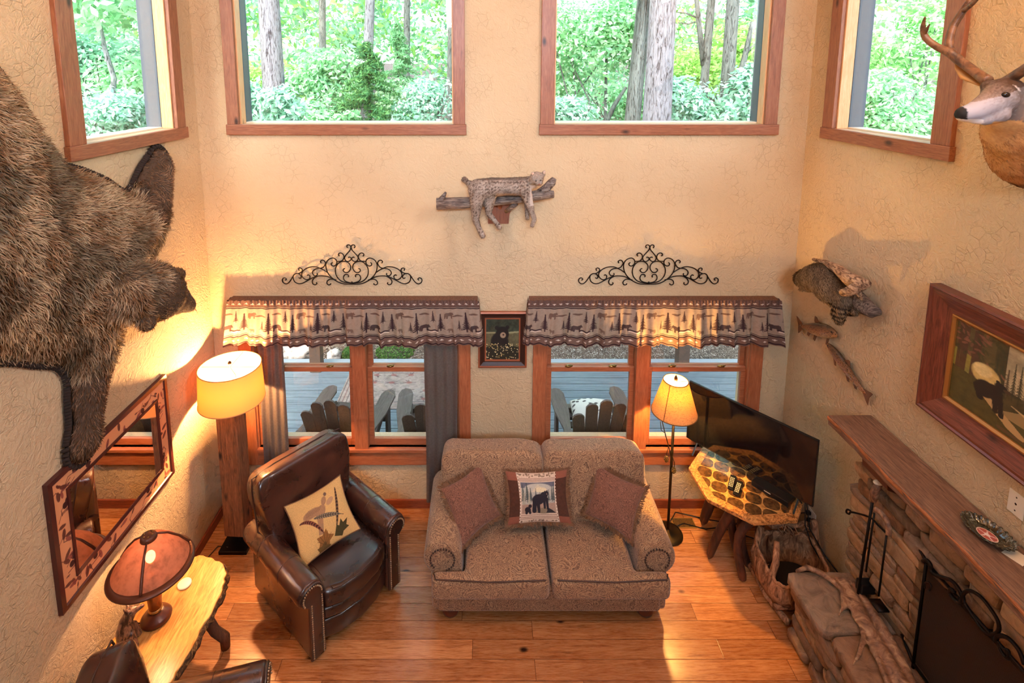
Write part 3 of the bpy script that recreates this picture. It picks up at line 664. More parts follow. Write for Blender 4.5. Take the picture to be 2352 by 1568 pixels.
for s in (-1,1):
    M=Matrix(((1,0,0,0),(0,0,1,0),(0,1,0,0),(0,0,0,1)))
    b=MB(); b.prism(armprof(s),-.40,.34,M); o=b.build('arm',m,L,smooth=True,bevel=.028,seg=4)
    me=o.data
    b=MB(); q=MB()
    for k in range(22):
        a=R(250-k*14); x=.76+.085*math.cos(a); z=.505+.085*math.sin(a)
        q.ball((s*x,-.403,z),.0075,8,5)
    for k in range(9): q.ball((s*.715,-.403,.40-k*.022),.0075,8,5); q.ball((s*.80,-.403,.40-k*.022),.0075,8,5)
    q.build('nail_trim',MATS['welt'],o,smooth=True)
b=MB(); b.box(-.80,.80,.20,.42,.09,.80); b.build('back_frame',m,L,smooth=True,bevel=.05,seg=4)
for s in (-1,1):
    b=MB(); M=Matrix.Translation((s*.40,.16,.68))@rotm(R(-10),0,R(s*1)); se(b,(0,0,0),(.405,.13,.275),.26,.22,64,40,M,.0)
    bo=b.build('back_cushion',m,L,smooth=True)
    for v in bo.data.vertices:
        c=v.co; k=math.sin(c.x*23)*math.cos(c.z*17)*.008; c.y-=k+.01
    b=MB(); pts=[M@Vector((x*.385,-.085,.235-.02*abs(x))) for x in (-1,-.9,-.5,0,.5,.9,1)]; b.tube(pts,.004,6); b.build('welt',MATS['welt'],bo)
for sx in (-1,1):
    for sy in (-.33,.33): b=MB(); b.lathe([(.03,0),(.06,.02),(.068,.045),(.055,.075),(.035,.09)],20,Matrix.Translation((sx*.71,sy,0))); b.build('foot',MATS['foot'],L,smooth=True)
Yp=lambda x,y,Y:ony(x,y,Y)
pr=MATS['paisley_red']
pillow4('throw_pillow',Yp(1012,1122,3.66),Yp(1104,1062,3.80),Yp(1150,1183,3.64),Yp(1062,1258,3.42),.15,pr,None,None,'brown paisley fringed pillow leaning on the left arm of the sofa','pillow',fringe=.03)
pillow4('throw_pillow',Yp(1370,1064,3.80),Yp(1484,1120,3.66),Yp(1450,1244,3.44),Yp(1343,1180,3.64),.15,pr,None,None,'brown paisley fringed pillow leaning on the right arm of the sofa','pillow',fringe=.03)
def bearpillow():
    c=Canvas(260,230,(78,42,28)); c.noise(30,.35,1)
    c.poly([(0,.83),(1,.86),(1,1),(0,1)],(142,84,64)); c.poly([(0,0),(1,0),(1,.13),(0,.15)],(138,78,58))
    c.poly([(.18,0),(.82,0),(.80,1),(.17,1)],(214,190,168))
    for y in (.16,.12,.09,.885,.86,.835): c.line([(.19,y),(.81,y)],.004,(120,84,70))
    g=random.Random(3)
    for i in range(26): c.ell(.2+g.random()*.58,.945+g.uniform(-.03,.03),.012,.02,(118,92,74),g.random()*3,.8)
    for i in range(22): c.ell(.2+g.random()*.58,.045+g.uniform(-.02,.02),.012,.014,(118,92,74),g.random()*3,.8)
    x0,x1,y0,y1=.21,.79,.19,.81
    c.poly([(x0,y0),(x1,y0),(x1,y1),(x0,y1)],(176,172,160)); c.poly([(x0,.70),(x1,.72),(x1,y1),(x0,y1)],(96,98,112)); c.ell(.5,.70,.22,.09,(186,182,170)); c.poly([(.38,.62),(.5,.77),(.66,.62)],(206,196,170)); c.ell(.55,.66,.1,.05,(222,208,170))
    for i,(tx,ty,th,tw) in enumerate(((.24,.4,.36,.1),(.31,.42,.38,.12),(.37,.42,.28,.1),(.46,.45,.24,.07),(.53,.46,.16,.05),(.62,.46,.17,.05),(.68,.42,.24,.07),(.74,.42,.3,.08),(.77,.4,.4,.07))): c.tree(tx,ty,th,tw,(64,76,76),.9,10,i)
    for i,(tx,tw) in enumerate(((.25,.09),(.34,.1))): c.tree(tx,.3,.3,tw,(168,166,146),.9,12,i+20)
    c.poly([(x0,y0),(x1,y0),(x1,.40),(x0,.37)],(168,140,122)); c.ell(.58,.24,.14,.06,(140,122,100)); c.poly([(.62,.2),(.78,.2),(.72,.26),(.66,.3)],(40,34,40))
    K=(30,26,36); c.ell(.50,.47,.115,.105,K,.35); c.ell(.60,.55,.065,.07,K); c.ell(.645,.585,.035,.045,K); c.ell(.655,.63,.012,.018,K); c.ell(.62,.625,.012,.018,K)
    c.line([(.43,.42),(.42,.24)],.035,K); c.line([(.49,.38),(.50,.22)],.032,K,1,.02); c.line([(.60,.48),(.60,.30)],.026,K,1,.018); c.line([(.645,.48),(.65,.28)],.024,K,1,.018); c.ell(.65,.575,.012,.014,(120,100,90))
    c.ell(.31,.27,.05,.055,K); c.ell(.35,.34,.03,.035,K); c.line([(.29,.25),(.29,.2)],.02,K); c.line([(.34,.27),(.35,.2)],.018,K)
    for x in (.185,.805): 
        for k in range(34): c.ell(x,.01+k*.03,.007,.008,(236,222,204) if k%2 else (60,36,28))
    return c
pillow4('throw_pillow',Yp(1160,1081,3.76),Yp(1303,1077,3.76),Yp(1313,1203,3.56),Yp(1166,1207,3.56),.12,MATS['painted_cloth'],bearpillow(),None,'fringed pillow with a black bear picture in the middle of the sofa','pillow',fringe=.03)
# ---------------- leather armchairs
def armchair(loc,rz,label,group=None):
    C0=thing('leather_armchair',label,'armchair',loc,rz,group); lm,ld=MATS['leather'],MATS['leather_dark']
    b=MB(); pts=[(-.27,-.40),(-.15,-.455),(0,-.475),(.15,-.455),(.27,-.40),(.27,.3),(-.27,.3)]; b.prism(pts,.09,.235); b.build('base',ld,C0,smooth=True,bevel=.02,seg=3)
    b=MB(); pts=[(-.268,-.41),(-.15,-.465),(0,-.485),(.15,-.465),(.268,-.41),(.268,.3),(-.268,.3)]; b.prism(pts,.24,.33); b.build('front_rail',ld,C0,smooth=True,bevel=.025,seg=3)
    b=MB(); pts=[(-.27,-.43),(-.15,-.485),(0,-.505),(.15,-.485),(.27,-.43),(.27,.16),(-.27,.16)]; b.prism(pts,.325,.475); so=b.build('seat_cushion',ld,C0,smooth=True,bevel=.05,seg=5)
    b=MB(); b.tube([(-.265,-.40,.455),(-.15,-.468,.468),(0,-.488,.468),(.15,-.468,.468),(.265,-.40,.455)],.0045,6); b.tube([(-.2,-.45,.47),(-.2,.1,.479)],.0035,6); b.tube([(.2,-.45,.47),(.2,.1,.479)],.0035,6); b.build('welt',MATS['welt'],so)
    M=Matrix(((1,0,0,0),(0,0,1,0),(0,1,0,0),(0,0,0,1)))
    for s in (-1,1):
        P_=[(.262,.06),(.266,.46)]
        for k in range(15):
            a=R(180-k*15); P_.append((.352+.092*math.cos(a),.532+.088*math.sin(a)))
        P_+=[(.375,.46),(.378,.06)]; P_=[(s*x,z) for x,z in P_]; P_=P_ if s>0 else P_[::-1]
        b=MB(); b.prism(P_,-.43,.36,M); o=b.build('arm',lm,C0,smooth=True,bevel=.018,seg=3)
        # front facing
        Q=[(.268,.05),(.27,.50)]+[(.352+.084*math.cos(R(180-k*20)),.532+.082*math.sin(R(180-k*20))) for k in range(11)]+[(.378,.46),(.380,.05)]
        Q=[(s*x,z) for x,z in Q]; Q=Q if s>0 else Q[::-1]
        b=MB(); b.prism(Q,-.448,-.425,M); fo=b.build('arm_front',ld,C0,smooth=True,bevel=.012,seg=3)
        q=MB(); path=[(.286,.07+k*.0165) for k in range(27)]+[(.352+.066*math.cos(R(178-k*13)),.534+.066*math.sin(R(178-k*13))) for k in range(17)]+[(.362,.47-k*.0165) for k in range(25)]
        for x,z in path: q.ball((s*x,-.450,z),.0062,6,4)
        q.build('nail_trim',MATS['nail'],fo,smooth=True)
        b=MB(); 
        for yy in (-.16,.12): b=MB(); b.tube([(s*(.352+.0915*math.cos(R(200-k*18))),yy,.532+.0875*math.sin(R(200-k*18))) for k in range(13)],.003,6); b.build('seam',MATS['welt'],o)
        for yy in (-.39,.31): b=MB(); b.lathe([(.018,0),(.026,.06)],12,Matrix.Translation((s*.33,yy,0))); b.build('foot',MATS['foot'],C0)
    b=MB(); b.box(-.33,.33,.27,.40,.06,.84,Matrix.Translation((0,0,0))@Matrix.Rotation(R(0),4,'X')); b.build('back_frame',lm,C0,smooth=True,bevel=.03,seg=3)
    b=MB(); Mk=Matrix.Translation((0,.235,.70))@rotm(R(-13),0,0); se(b,(0,0,0),(.385,.115,.31),.28,.2,64,40,Mk)
    o=b.build('back_cushion',lm,C0,smooth=True)
    for v in o.data.vertices:
        c=v.co
        if c.z<.62 and abs(c.x)>.27: c.x*=.27/abs(c.x)*.5+.5
        c.y-=.006*math.sin(c.x*31+c.z*9)*math.cos(c.z*25)
    b=MB(); fr=[Mk@Vector((x,-.104,z)) for x,z in ((-.30,-.24),(-.30,.2),(-.285,.235),(0,.245),(.285,.235),(.30,.2),(.30,-.24))]; b.tube(fr,.004,6); b.build('seam',MATS['welt'],o)
    b=MB(); fr=[Mk@Vector((x*1.0,0,z)) for x,z in ((-.386,-.1),(-.386,.2),(-.37,.29),(-.2,.311),(.2,.311),(.37,.29),(.386,.2),(.386,-.1))]; b.tube(fr,.006,6); b.build('piping',MATS['welt'],o)
    return C0
armchair((-1.225,3.585,0),R(49),'dark brown leather armchair with nailhead arms, holding the pheasant cushion')
armchair((-1.56,2.10,0),R(104),'dark brown leather armchair cut off by the lower left edge of the picture')
def birdcushion():
    c=Canvas(240,240,(222,178,112)); O=(170,128,92)
    def q(x,y): return ((x-.0),(y))
    # bird
    c.ell(.47,.60,.13,.08,O,.9); c.ell(.33,.66,.16,.075,O,.1); c.poly([(.18,.66),(.3,.74),(.42,.66),(.4,.58),(.3,.6)],O); c.ell(.58,.76,.045,.08,O,-.4); c.ell(.64,.86,.028,.035,(120,92,76)); c.ell(.68,.70,.08,.05,(190,148,108),.5); c.poly([(.38,.55),(.48,.5),(.42,.24),(.34,.26)],O)
    for i in range(14): c.line([(.22+i*.018,.64),(.26+i*.02,.71)],.003,(120,86,64),.7)
    def feather(p0,p1,p2,w,ca,cb):
        n=26
        pts=[((1-t)**2*p0[0]+2*t*(1-t)*p1[0]+t*t*p2[0],(1-t)**2*p0[1]+2*t*(1-t)*p1[1]+t*t*p2[1]) for t in [k/n for k in range(n+1)]]
        for k in range(n):
            t=k/n; c.line([pts[k],pts[k+1]],w*(.15+math.sin(PI*min(1,t*1.1+.05))**.7),ca if k%2 else cb)
        c.line(pts,.003,(40,26,22))
    feather((.1,.60),(.3,.62),(.46,.16),.026,(70,30,26),(150,84,60)); feather((.84,.86),(.80,.5),(.60,.12),.022,(60,40,28),(130,92,60)); feather((.34,.56),(.6,.50),(.84,.36),.034,(88,78,66),(150,130,104))
    g=random.Random(1)
    lf=[(math.cos(a*PI/5)*(.16 if a%2==0 else .09),math.sin(a*PI/5)*(.16 if a%2==0 else .09)) for a in range(10)]
    c.poly([(.42+x,.14+y*1.05) for x,y in lf],(146,96,44)); c.poly([(.38+x*.8,.02+y*.7) for x,y in lf],(110,80,36)); c.poly([(.58,.1),(.66,.26),(.70,.22),(.76,.32),(.78,.24),(.88,.28),(.82,.18),(.86,.14),(.74,.1),(.7,.04)],(70,62,30))
    for k in range(5): c.line([(.42,.06),(.42+.13*math.cos(.4+k*.6),.14+.13*math.sin(.4+k*.6))],.003,(96,60,24))
    return c
pillow4('accent_cushion',onz(652,1163,.76),onz(781,1090,.80),onz(828,1214,.52),onz(692,1310,.49),.13,MATS['painted_cloth'],birdcushion(),None,'cream cushion with a pheasant, feathers and leaves on the leather armchair','cushion',welt=(.005,MATS['fringe']),pinch=.06)
# ================================================================ LAMPS
def shade_mat(name,col,tr,rough_tex=0,sc=1,tc=(1,1,1),clear=0):
    t=NT(name); t.t.nodes.remove(t.b); c=(*col,1)
    if rough_tex:
        a=t.noise(40*sc,3,.7,0,t.map((1,1,12) if rough_tex==1 else (1,1,1))); b_=t.noise(40*sc,3,.7,0,t.map((8,8,.8) if rough_tex==1 else (2,2,2)))
        f=t.math('ADD',t.math('MULTIPLY',a,.5),t.math('MULTIPLY',b_,.5)); c=t.ramp(f,[(.38 if rough_tex==1 else .3,tuple(x*(.22 if rough_tex==1 else .6) for x in col)),(.48,col),(.6,tuple(min(1,x*1.15) for x in col))])
    d=t.n('ShaderNodeBsdfDiffuse'); t.set(d.inputs[0],t.mix(.15,c,(.7,.58,.42))); r=t.n('ShaderNodeBsdfTranslucent'); t.set(r.inputs[0],t.mix(1.,c,tuple(tc),'MULTIPLY'))
    mx=t.n('ShaderNodeMixShader',{0:tr,1:d.outputs[0],2:r.outputs[0]}); 
    if clear: mx=t.n('ShaderNodeMixShader',{0:clear,1:mx.outputs[0],2:t.n('ShaderNodeBsdfTransparent',{'Color':(1,.62,.45,1)}).outputs[0]})
    t.set(t.out.inputs[0],mx.outputs[0]); MATS[name]=t.m
shade_mat('linen',rgb(238,196,136),.5,0,1,(.15,.062,.016)); shade_mat('burlap',rgb(240,200,130),.5,1,1,(.066,.031,.006)); shade_mat('mica',rgb(205,140,112),.6,2,.25,(.2,.13,.11),.06)
t=NT('bulb'); t.b.inputs['Emission Color'].default_value=(1,.7,.4,1); t.b.inputs['Emission Strength'].default_value=40; MATS['bulb']=t.m
wood('beam_wood',rgb(74,42,26),rgb(120,74,46),rgb(150,98,66),2,rough=.75,bump=.6)
wood('rustic',rgb(60,36,26),rgb(104,70,50),rgb(130,92,68),2,rough=.8,bump=.7,knots=False)
# drum lamp on a timber post
L=thing('drum_floor_lamp','floor lamp with oval cream drum shade on a rough timber post in the left corner','floor lamp',(-2.065,3.98,0))
b=MB(); b.box(-.115,.115,-.125,.115,0,.03); b.build('base_plate',MATS['iron'],L,bevel=.004)
b=MB(); b.tube([(0.02,-.03,.03),(.02,-.03,.12)],.008,8); b.build('rod',MATS['iron'],L)
b=MB(); b.box(-.085,.085,-.07,.09,.11,1.27,rotm(0,0,R(-4))); o=b.build('post',MATS['beam_wood'],L,bevel=.012,seg=3)
sx,sy=.24,.235
b=MB(); n=64
for k in range(n):
    a=2*PI*k/n
    for z,f in ((1.305,1.04),(1.595,.98)): b.v.append((sx*f*math.cos(a)+.03,sy*f*math.sin(a)-.01,z))
b.f=[(2*k,2*((k+1)%n),2*((k+1)%n)+1,2*k+1) for k in range(n)]
sh=b.build('lamp_shade',MATS['linen'],L,smooth=True)
for z,f in ((1.305,1.04),(1.595,.98)):
    b=MB(); b.tube([(sx*f*math.cos(2*PI*k/48)+.03,sy*f*math.sin(2*PI*k/48)-.01,z) for k in range(48)],.004,6,closed=True); b.build('trim_ring',flat('shade_trim',rgb(190,150,95),.7),sh,smooth=True)
b=MB(); b.tube([(-sx*.95+.03,-.01,1.585),(sx*.96+.03,-.01,1.585)],.002,5); b.tube([(.03,-.01,1.585),(.03,.22,1.585)],.002,5); b.build('spider',MATS['brass'],L)
b=MB(); b.lathe([(.004,0),(.004,.02),(.014,.028),(.015,.04),(.006,.05),(0,.052)],14,Matrix.Translation((.03,-.01,1.585))); b.build('finial',MATS['bronze'],L,smooth=True)
b=MB(); b.tube([(.03,-.01,1.27),(.03,-.01,1.36)],.014,10); b.build('socket',MATS['brass'],L)
b=MB(); b.tube([(.03,-.01,1.36),(.075,-.01,1.42),(.07,-.01,1.52),(.03,-.01,1.585)],.0018,5); b.tube([(.03,-.01,1.36),(-.015,-.01,1.42),(-.01,-.01,1.52),(.03,-.01,1.585)],.0018,5); b.build('harp',MATS['brass'],L)
b=MB(); b.ball((.03,-.01,1.43),(.03,.03,.038),14,10); b.build('bulb',MATS['bulb'],L,smooth=True)
point('drum_lamp_light',(-2.035,3.97,1.45),300,(1,.52,.20),.035)
q=MB(); q.tube([(-2.12,3.9,.03),(-2.22,3.93,.01),(-2.26,3.8,.008),(-2.2,3.7,.008),(-2.24,3.6,.008),(-2.3,3.5,.008)],.004,6); tag(q.build('lamp_cord',MATS['black_plastic'],smooth=True),'brown cord of the drum lamp lying along the left wall','cord')
# iron floor lamp with burlap shade
FX,FY=1.575,4.06
L=thing('iron_floor_lamp','thin iron floor lamp with glowing burlap shade and pinecone twigs right of the sofa','floor lamp',(FX,FY,0))
b=MB(); b.lathe([(.125,0),(.125,.012),(.10,.022),(.03,.03),(.012,.05)],32); b.build('base',flat('lamp_iron',rgb(70,56,34),.45,.8),L,smooth=True)
b=MB(); b.tube([(0,0,.03),(0,0,1.2)],.0115,10); b.build('pole',MATS['lamp_iron'],L,smooth=True)
b=MB(); n=48; V=[]
for k in range(n):
    a=2*PI*k/n
    for z,r in ((1.135,.182),(1.415,.098)): b.v.append((r*math.cos(a),r*math.sin(a),z))
b.f=[(2*k,2*((k+1)%n),2*((k+1)%n)+1,2*k+1) for k in range(n)]
sh=b.build('lamp_shade',MATS['burlap'],L,smooth=True)
for z,r in ((1.135,.182),(1.415,.098)): b=MB(); b.tube([(r*math.cos(2*PI*k/40),r*math.sin(2*PI*k/40),z) for k in range(40)],.004,6,closed=True); b.build('trim_ring',flat('dark_trim',rgb(110,74,36),.8),sh,smooth=True)
b=MB(); b.tube([(-.183*.72,-.183*.7,1.135),(-.098*.72,-.098*.7,1.415)],.003,5); b.build('seam',MATS['dark_trim'],sh)
b=MB(); b.tube([(-.1,0,1.405),(.1,0,1.405)],.002,5); b.tube([(0,0,1.2),(.03,0,1.28),(.03,0,1.36),(0,0,1.405)],.0018,5); b.build('harp',MATS['brass'],L)
b=MB(); b.lathe([(.004,0),(.012,.01),(.016,.025),(.012,.04),(.004,.055),(0,.06)],12,Matrix.Translation((0,0,1.405))); b.build('finial',MATS['bronze'],L,smooth=True)
b=MB(); b.ball((0,0,1.29),(.028,.028,.036),14,10); b.build('bulb',MATS['bulb'],L,smooth=True)
point('floor_lamp_light',(FX,FY,1.305),330,(1,.52,.12),.03)
b=MB(); b.tube([(-.01,0,.74),(-.035,-.01,.83),(-.07,-.01,.95),(-.11,-.02,1.09)],.004,6); b.tube([(-.07,-.01,.95),(-.1,0,.97),(-.11,0,1.05)],.003,6); b.tube([(-.035,-.01,.83),(-.05,-.01,.75)],.003,6); b.tube([(0,-.01,.74),(.02,-.02,.68),(.015,-.02,.64)],.003,6); b.build('twig',MATS['lamp_iron'],L,smooth=True)
for c in ((-.05,-.015,.72),(.015,-.02,.62)):
    b=MB(); 
    for j in range(6):
        for k in range(7): a=k*.9+j*.45; r=.017*math.sin((j+.7)/6.6*PI); b.ball((c[0]+r*math.cos(a),c[1]+r*math.sin(a),c[2]-.025+j*.009),.0055,6,4)
    b.build('pinecone',MATS['brass'],L,smooth=True)
for i,pts in enumerate(([(1.6,4.13,.01),(1.72,4.28,.008),(1.86,4.24,.008),(1.98,4.2,.008),(2.2,4.15,.01),(2.45,4.22,.03)],[(1.6,4.1,.01),(1.75,4.16,.008),(1.92,4.1,.008),(2.05,4.12,.008),(2.3,4.0,.008)])):
    q=MB(); q.tube(pts,.0045,6); tag(q.build('power_cord',MATS['black_plastic'],smooth=True),('dark cord on the floor running along the back baseboard','dark cord on the floor passing in front of the floor vent')[i],'cord')
# floor vent
v=thing('floor_vent','small brass slotted air vent in the floor behind the floor lamp','vent',(1.75,4.17,0))
b=MB(); b.box(-.10,.10,-.055,.055,.0,.004); b.build('frame',flat('vent_tan',rgb(170,130,70),.5,.4),v,bevel=.001)
for k in range(15): b=MB(); x=-.085+k*.012; b.box(x,x+.006,-.045,.045,.004,.0055); b.build('slot',MATS['black_plastic'],v)
# live-edge side table
def liveedge():
    t=NT('live_edge_pine'); n=t.noise(4,4,.6,1.6,t.map((10,1.2,3),rot=(0,0,R(8)))); c=t.ramp(n,[(.3,rgb(176,112,50)),(.5,rgb(216,156,82)),(.7,rgb(230,180,108))]); t.P(c,.3); MATS['live']=t.m
    t=NT('bark_edge'); n=t.noise(18,4,.7,2); t.P(t.ramp(n,[(.35,rgb(50,28,18)),(.55,rgb(120,78,44)),(.68,rgb(200,150,90))]),.75); t.bump(n,1,.02); MATS['barkedge']=t.m
liveedge()
T=thing('live_edge_table','live-edge yellow pine slab side table by the left wall under the mirror','side table',(-1.98,2.8,0))
out=[(-2.10,3.31),(-2.03,3.345),(-1.95,3.33),(-1.82,3.275),(-1.765,3.20),(-1.735,3.08),(-1.725,2.95),(-1.745,2.85),(-1.735,2.72),(-1.76,2.6),(-1.75,2.45),(-1.79,2.25),(-1.82,2.1),(-2.2,2.08),(-2.26,2.3),(-2.29,2.55),(-2.27,2.7),(-2.23,2.82),(-2.25,2.92),(-2.21,3.05),(-2.17,3.2)]
ctr=Vector((-1.98,2.8,0)); g=random.Random(8); P2=[]
for i in range(len(out)):
    a=Vector((*out[i],0)); c=Vector((*out[(i+1)%len(out)],0))
    for k in range(4): p=a.lerp(c,k/4)-ctr; P2.append((p.x+g.uniform(-.006,.006),p.y+g.uniform(-.006,.006)))
b=MB(); b.prism(P2,.47,.522); b.build('tabletop',MATS['live'],T,bevel=.006,seg=2)
b=MB(); n=len(P2); rings=[]
for f,z in ((.995,.515),(1.03,.50),(1.045,.48),(1.01,.455),(.93,.447)):
    rings.append([(x*f+g.uniform(-.008,.008),y*(1+(f-1)*.5)+g.uniform(-.006,.006),z+g.uniform(-.004,.004)) for x,y in P2])
for r in rings: b.v+=r
for j in range(len(rings)-1): b.f+=[(j*n+i,j*n+(i+1)%n,(j+1)*n+(i+1)%n,(j+1)*n+i) for i in range(n)]
b.build('bark_edge',MATS['barkedge'],T,smooth=True)
for pts,r in (([(.10,.25,.46),(.13,.27,.33),(.17,.29,.2),(.21,.33,.1),(.20,.35,0)],[.04,.035,.033,.034,.03]),([(-.16,.28,.46),(-.2,.32,.2),(-.21,.35,0)],[.035,.03,.03]),([(.12,-.4,.46),(.18,-.45,.2),(.2,-.48,0)],[.04,.035,.03]),([(-.15,-.4,.46),(-.2,-.45,.2),(-.22,-.48,0)],[.035,.03,.03]),):
    b=MB(); b.tube(pts,r,12); b.build('leg',MATS['rustic'],T,smooth=True)
b=MB(); b.tube([(.12,.26,.40),(.02,.24,.34),(-.1,.25,.36),(-.18,.29,.36)],[.022,.02,.018,.02],8); b.build('stretcher',MATS['rustic'],T,smooth=True)
# mica table lamp
TX,TY,TZ=-2.06,2.90,.522
L=thing('mica_table_lamp','bronze table lamp with a wide amber mica dome shade on the pine slab table','table lamp',(TX,TY,TZ))
b=MB(); b.lathe([(.085,0),(.088,.012),(.075,.03),(.05,.045),(.04,.055)],28); b.build('base',MATS['foot'],L,smooth=True)
b=MB(); b.lathe([(.034,.055),(.04,.07),(.036,.08)],24); b.build('collar',flat('gold_ring',rgb(190,140,80),.35,.7),L,smooth=True)
b=MB(); b.lathe([(.035,.075),(.042,.16),(.056,.25),(.062,.32),(.02,.338)],28); b.build('body',flat('lamp_copper',rgb(160,98,48),.4,.5),L,smooth=True)
lz=.383
b=MB(); n=48; prof=[(.212,lz),(.205,lz+.014),(.16,lz+.082),(.10,lz+.145),(.045,lz+.178)]
for r,z in prof: b.v+=[(r*math.cos(2*PI*k/n),r*math.sin(2*PI*k/n),z) for k in range(n)]
for j in range(len(prof)-1): b.f+=[(j*n+k,j*n+(k+1)%n,(j+1)*n+(k+1)%n,(j+1)*n+k) for k in range(n)]
sh=b.build('lamp_shade',MATS['mica'],L,smooth=True)
b=MB(); n=48; prof=[(.208,lz+.006),(.236,lz-.012),(.240,lz-.02),(.234,lz-.024),(.204,lz-.004)]
for r,z in prof: b.v+=[(r*math.cos(2*PI*k/n),r*math.sin(2*PI*k/n),z) for k in range(n)]
for j in range(len(prof)): b.f+=[(j*n+k,j*n+(k+1)%n,((j+1)%5)*n+(k+1)%n,((j+1)%5)*n+k) for k in range(n)]
b.build('rim',flat('lamp_rim',rgb(96,52,34),.35,.3),sh,smooth=True)
for k in range(3):
    a=R(-72+120*k); b=MB(); b.tube([(r*1.01*math.cos(a),r*1.01*math.sin(a),z+.004) for r,z in ((.215,lz),(.205,lz+.014),(.16,lz+.082),(.10,lz+.145),(.04,lz+.180))],[.009,.009,.008,.007,.006],8); b.build('rib',MATS['lamp_rim'],sh,smooth=True)
b=MB(); b.lathe([(.046,lz+.170),(.048,lz+.182),(.042,lz+.200),(.03,lz+.207),(0,lz+.209)],24); cp=b.build('cap',MATS['lamp_rim'],L,smooth=True)
for k in range(6): b=MB(); a=k*PI/3; b.ball((.026*math.cos(a),.026*math.sin(a),lz+.208),(.006,.006,.002),8,4); b.build('vent_hole',MATS['brass'],cp,smooth=True)
b=MB(); b.tube([(0,0,.33),(0,0,.39)],.012,8); b.build('socket',MATS['brass'],L)
b=MB(); b.ball((.0,0,.435),(.028,.028,.038),14,10); b.build('bulb',MATS['bulb'],L,smooth=True)
point('table_lamp_light',(TX,TY,TZ+.44),85,(1,.52,.25),.03)
q=MB(); q.tube([(-2.13,2.86,.53),(-2.17,2.85,.545),(-2.22,2.83,.53),(-2.27,2.78,.45),(-2.3,2.7,.2)],.0035,6); tag(q.build('lamp_cord',MATS['black_plastic'],smooth=True),'thin black cord curling off the back of the pine slab table','cord')
b=MB(); b.lathe([(.040,0),(.043,.004),(.043,.010),(.039,.013),(0,.013)],28); tag(b.build('coaster',MATS['white_plastic'],smooth=True,loc=onz(424,1342,.523)),'round white coaster on the pine slab table behind the lamp','coaster')
# carved wolf bust
def wolf():
    o=blob('wolf_carving',[('c',[(0,0,0.02),(0,0,.08),(.005,0,.14)],[.05,.05,.036]),('c',[(.005,0,.14),(.03,0,.19)],[.034,.03]),('e',(.035,0,.2),(.034,.028,.028)),('c',[(.05,0,.2),(.095,0,.215)],[.02,.010]),('c',[(.02,.018,.21),(.005,.024,.25)],[.012,.003]),('c',[(.02,-.018,.21),(.005,-.024,.25)],[.012,.003]),('c',[(.03,.03,.08),(.05,.035,.01)],[.022,.018]),('c',[(.03,-.03,.08),(.05,-.035,.01)],[.022,.018])],.006,3,None,MATS['bronze'])
    return o
t=NT('carved_wood'); n=t.noise(60,3,.6,1,t.map((1,1,.3))); t.P(t.ramp(n,[(.4,rgb(52,30,22)),(.6,rgb(150,112,88))]),.4); t.bump(n,.5,.006); MATS['carved']=t.m
o=wolf(); o.data.materials[0]=MATS['carved']; o.location=onz(292,1478,.523); o.rotation_euler=(0,0,R(20)); o.scale=(1.05,)*3
tag(o,'small carved wolf figure with raised snout at the back edge of the pine slab table','figurine')
# ================================================================ TV CORNER
def octotop():
    t=NT('stone_inlay'); v=t.co(); q=t.n('ShaderNodeSeparateXYZ',{'Vector':t.map((8.2,8.2,8.2),rot=(0,0,R(28)))}); ax=t.math('POWER',t.math('ABSOLUTE',t.math('SUBTRACT',t.math('FRACT',q.outputs[0]),.5)),2.6); ay=t.math('POWER',t.math('ABSOLUTE',t.math('SUBTRACT',t.math('FRACT',q.outputs[1]),.5)),2.6); d=t.ramp(t.math('ADD',t.math('ADD',ax,ay),t.math('MULTIPLY',t.noise(6,2,.5,0,v),.03)),[(.15,(1,1,1)),(.165,(0,0,0))])
    n=t.noise(20,3,.6,2,v); base=t.ramp(n,[(.35,rgb(170,110,50)),(.6,rgb(226,168,96))]); dk=t.ramp(t.noise(30,3,.6,0,v),[(.4,rgb(72,46,24)),(.6,rgb(108,74,42))])
    t.P(t.mix(d,base,dk),.22,Coat_Weight=.5); MATS['inlay']=t.m
    t=NT('burl_rim'); n=t.noise(22,4,.6,3,v:=t.co()); t.P(t.ramp(n,[(.38,rgb(120,72,36)),(.5,rgb(196,130,70)),(.62,rgb(222,160,96))]),.3); MATS['burl']=t.m
octotop()
OC=Vector((2.115,3.885,.66)); T=thing('octagonal_table','octagonal inlaid wood table on twisted branch legs in the right corner','table',(OC.x,OC.y,0))
Roc=.433; oc=lambda r,z:[(r*math.cos(R(22.5+4+45*k)),r*math.sin(R(22.5+4+45*k))) for k in range(8)]
b=MB(); b.prism(oc(Roc,0),.625,.657); b.build('tabletop',MATS['burl'],T,bevel=.006,seg=2)
b=MB(); b.prism(oc(Roc*.84,0),.655,.6605); b.build('inlay',MATS['inlay'],T)
legs=[([(-.12,-.12,.62),(-.16,-.11,.45),(-.24,-.08,.25),(-.30,-.08,0)],[.038,.04,.034,.034]),([(.02,-.22,.62),(-.0,-.2,.5),(-.1,-.17,.4),(-.15,-.2,.25),(-.12,-.25,.1),(-.10,-.26,0)],[.036,.038,.036,.034,.034,.034]),
([(-.1,.0,.62),(-.12,.02,.4),(-.10,-.05,.22),(-.06,-.12,0)],[.035]*4),([(-.02,-.05,.62),(-.04,-.06,.4),(-.08,-.12,.2),(0,-.16,0)],[.035]*4),([(.12,-.05,.62),(.1,-.08,.4),(.05,-.15,.2),(.08,-.18,0)],[.036,.034,.032,.032]),([(.1,.15,.62),(.16,.22,.3),(.22,.27,0)],[.045]*3),([(-.1,.18,.62),(-.16,.22,.3),(-.22,.25,0)],[.045]*3)]
flat('branch_red',rgb(82,44,30),.5)
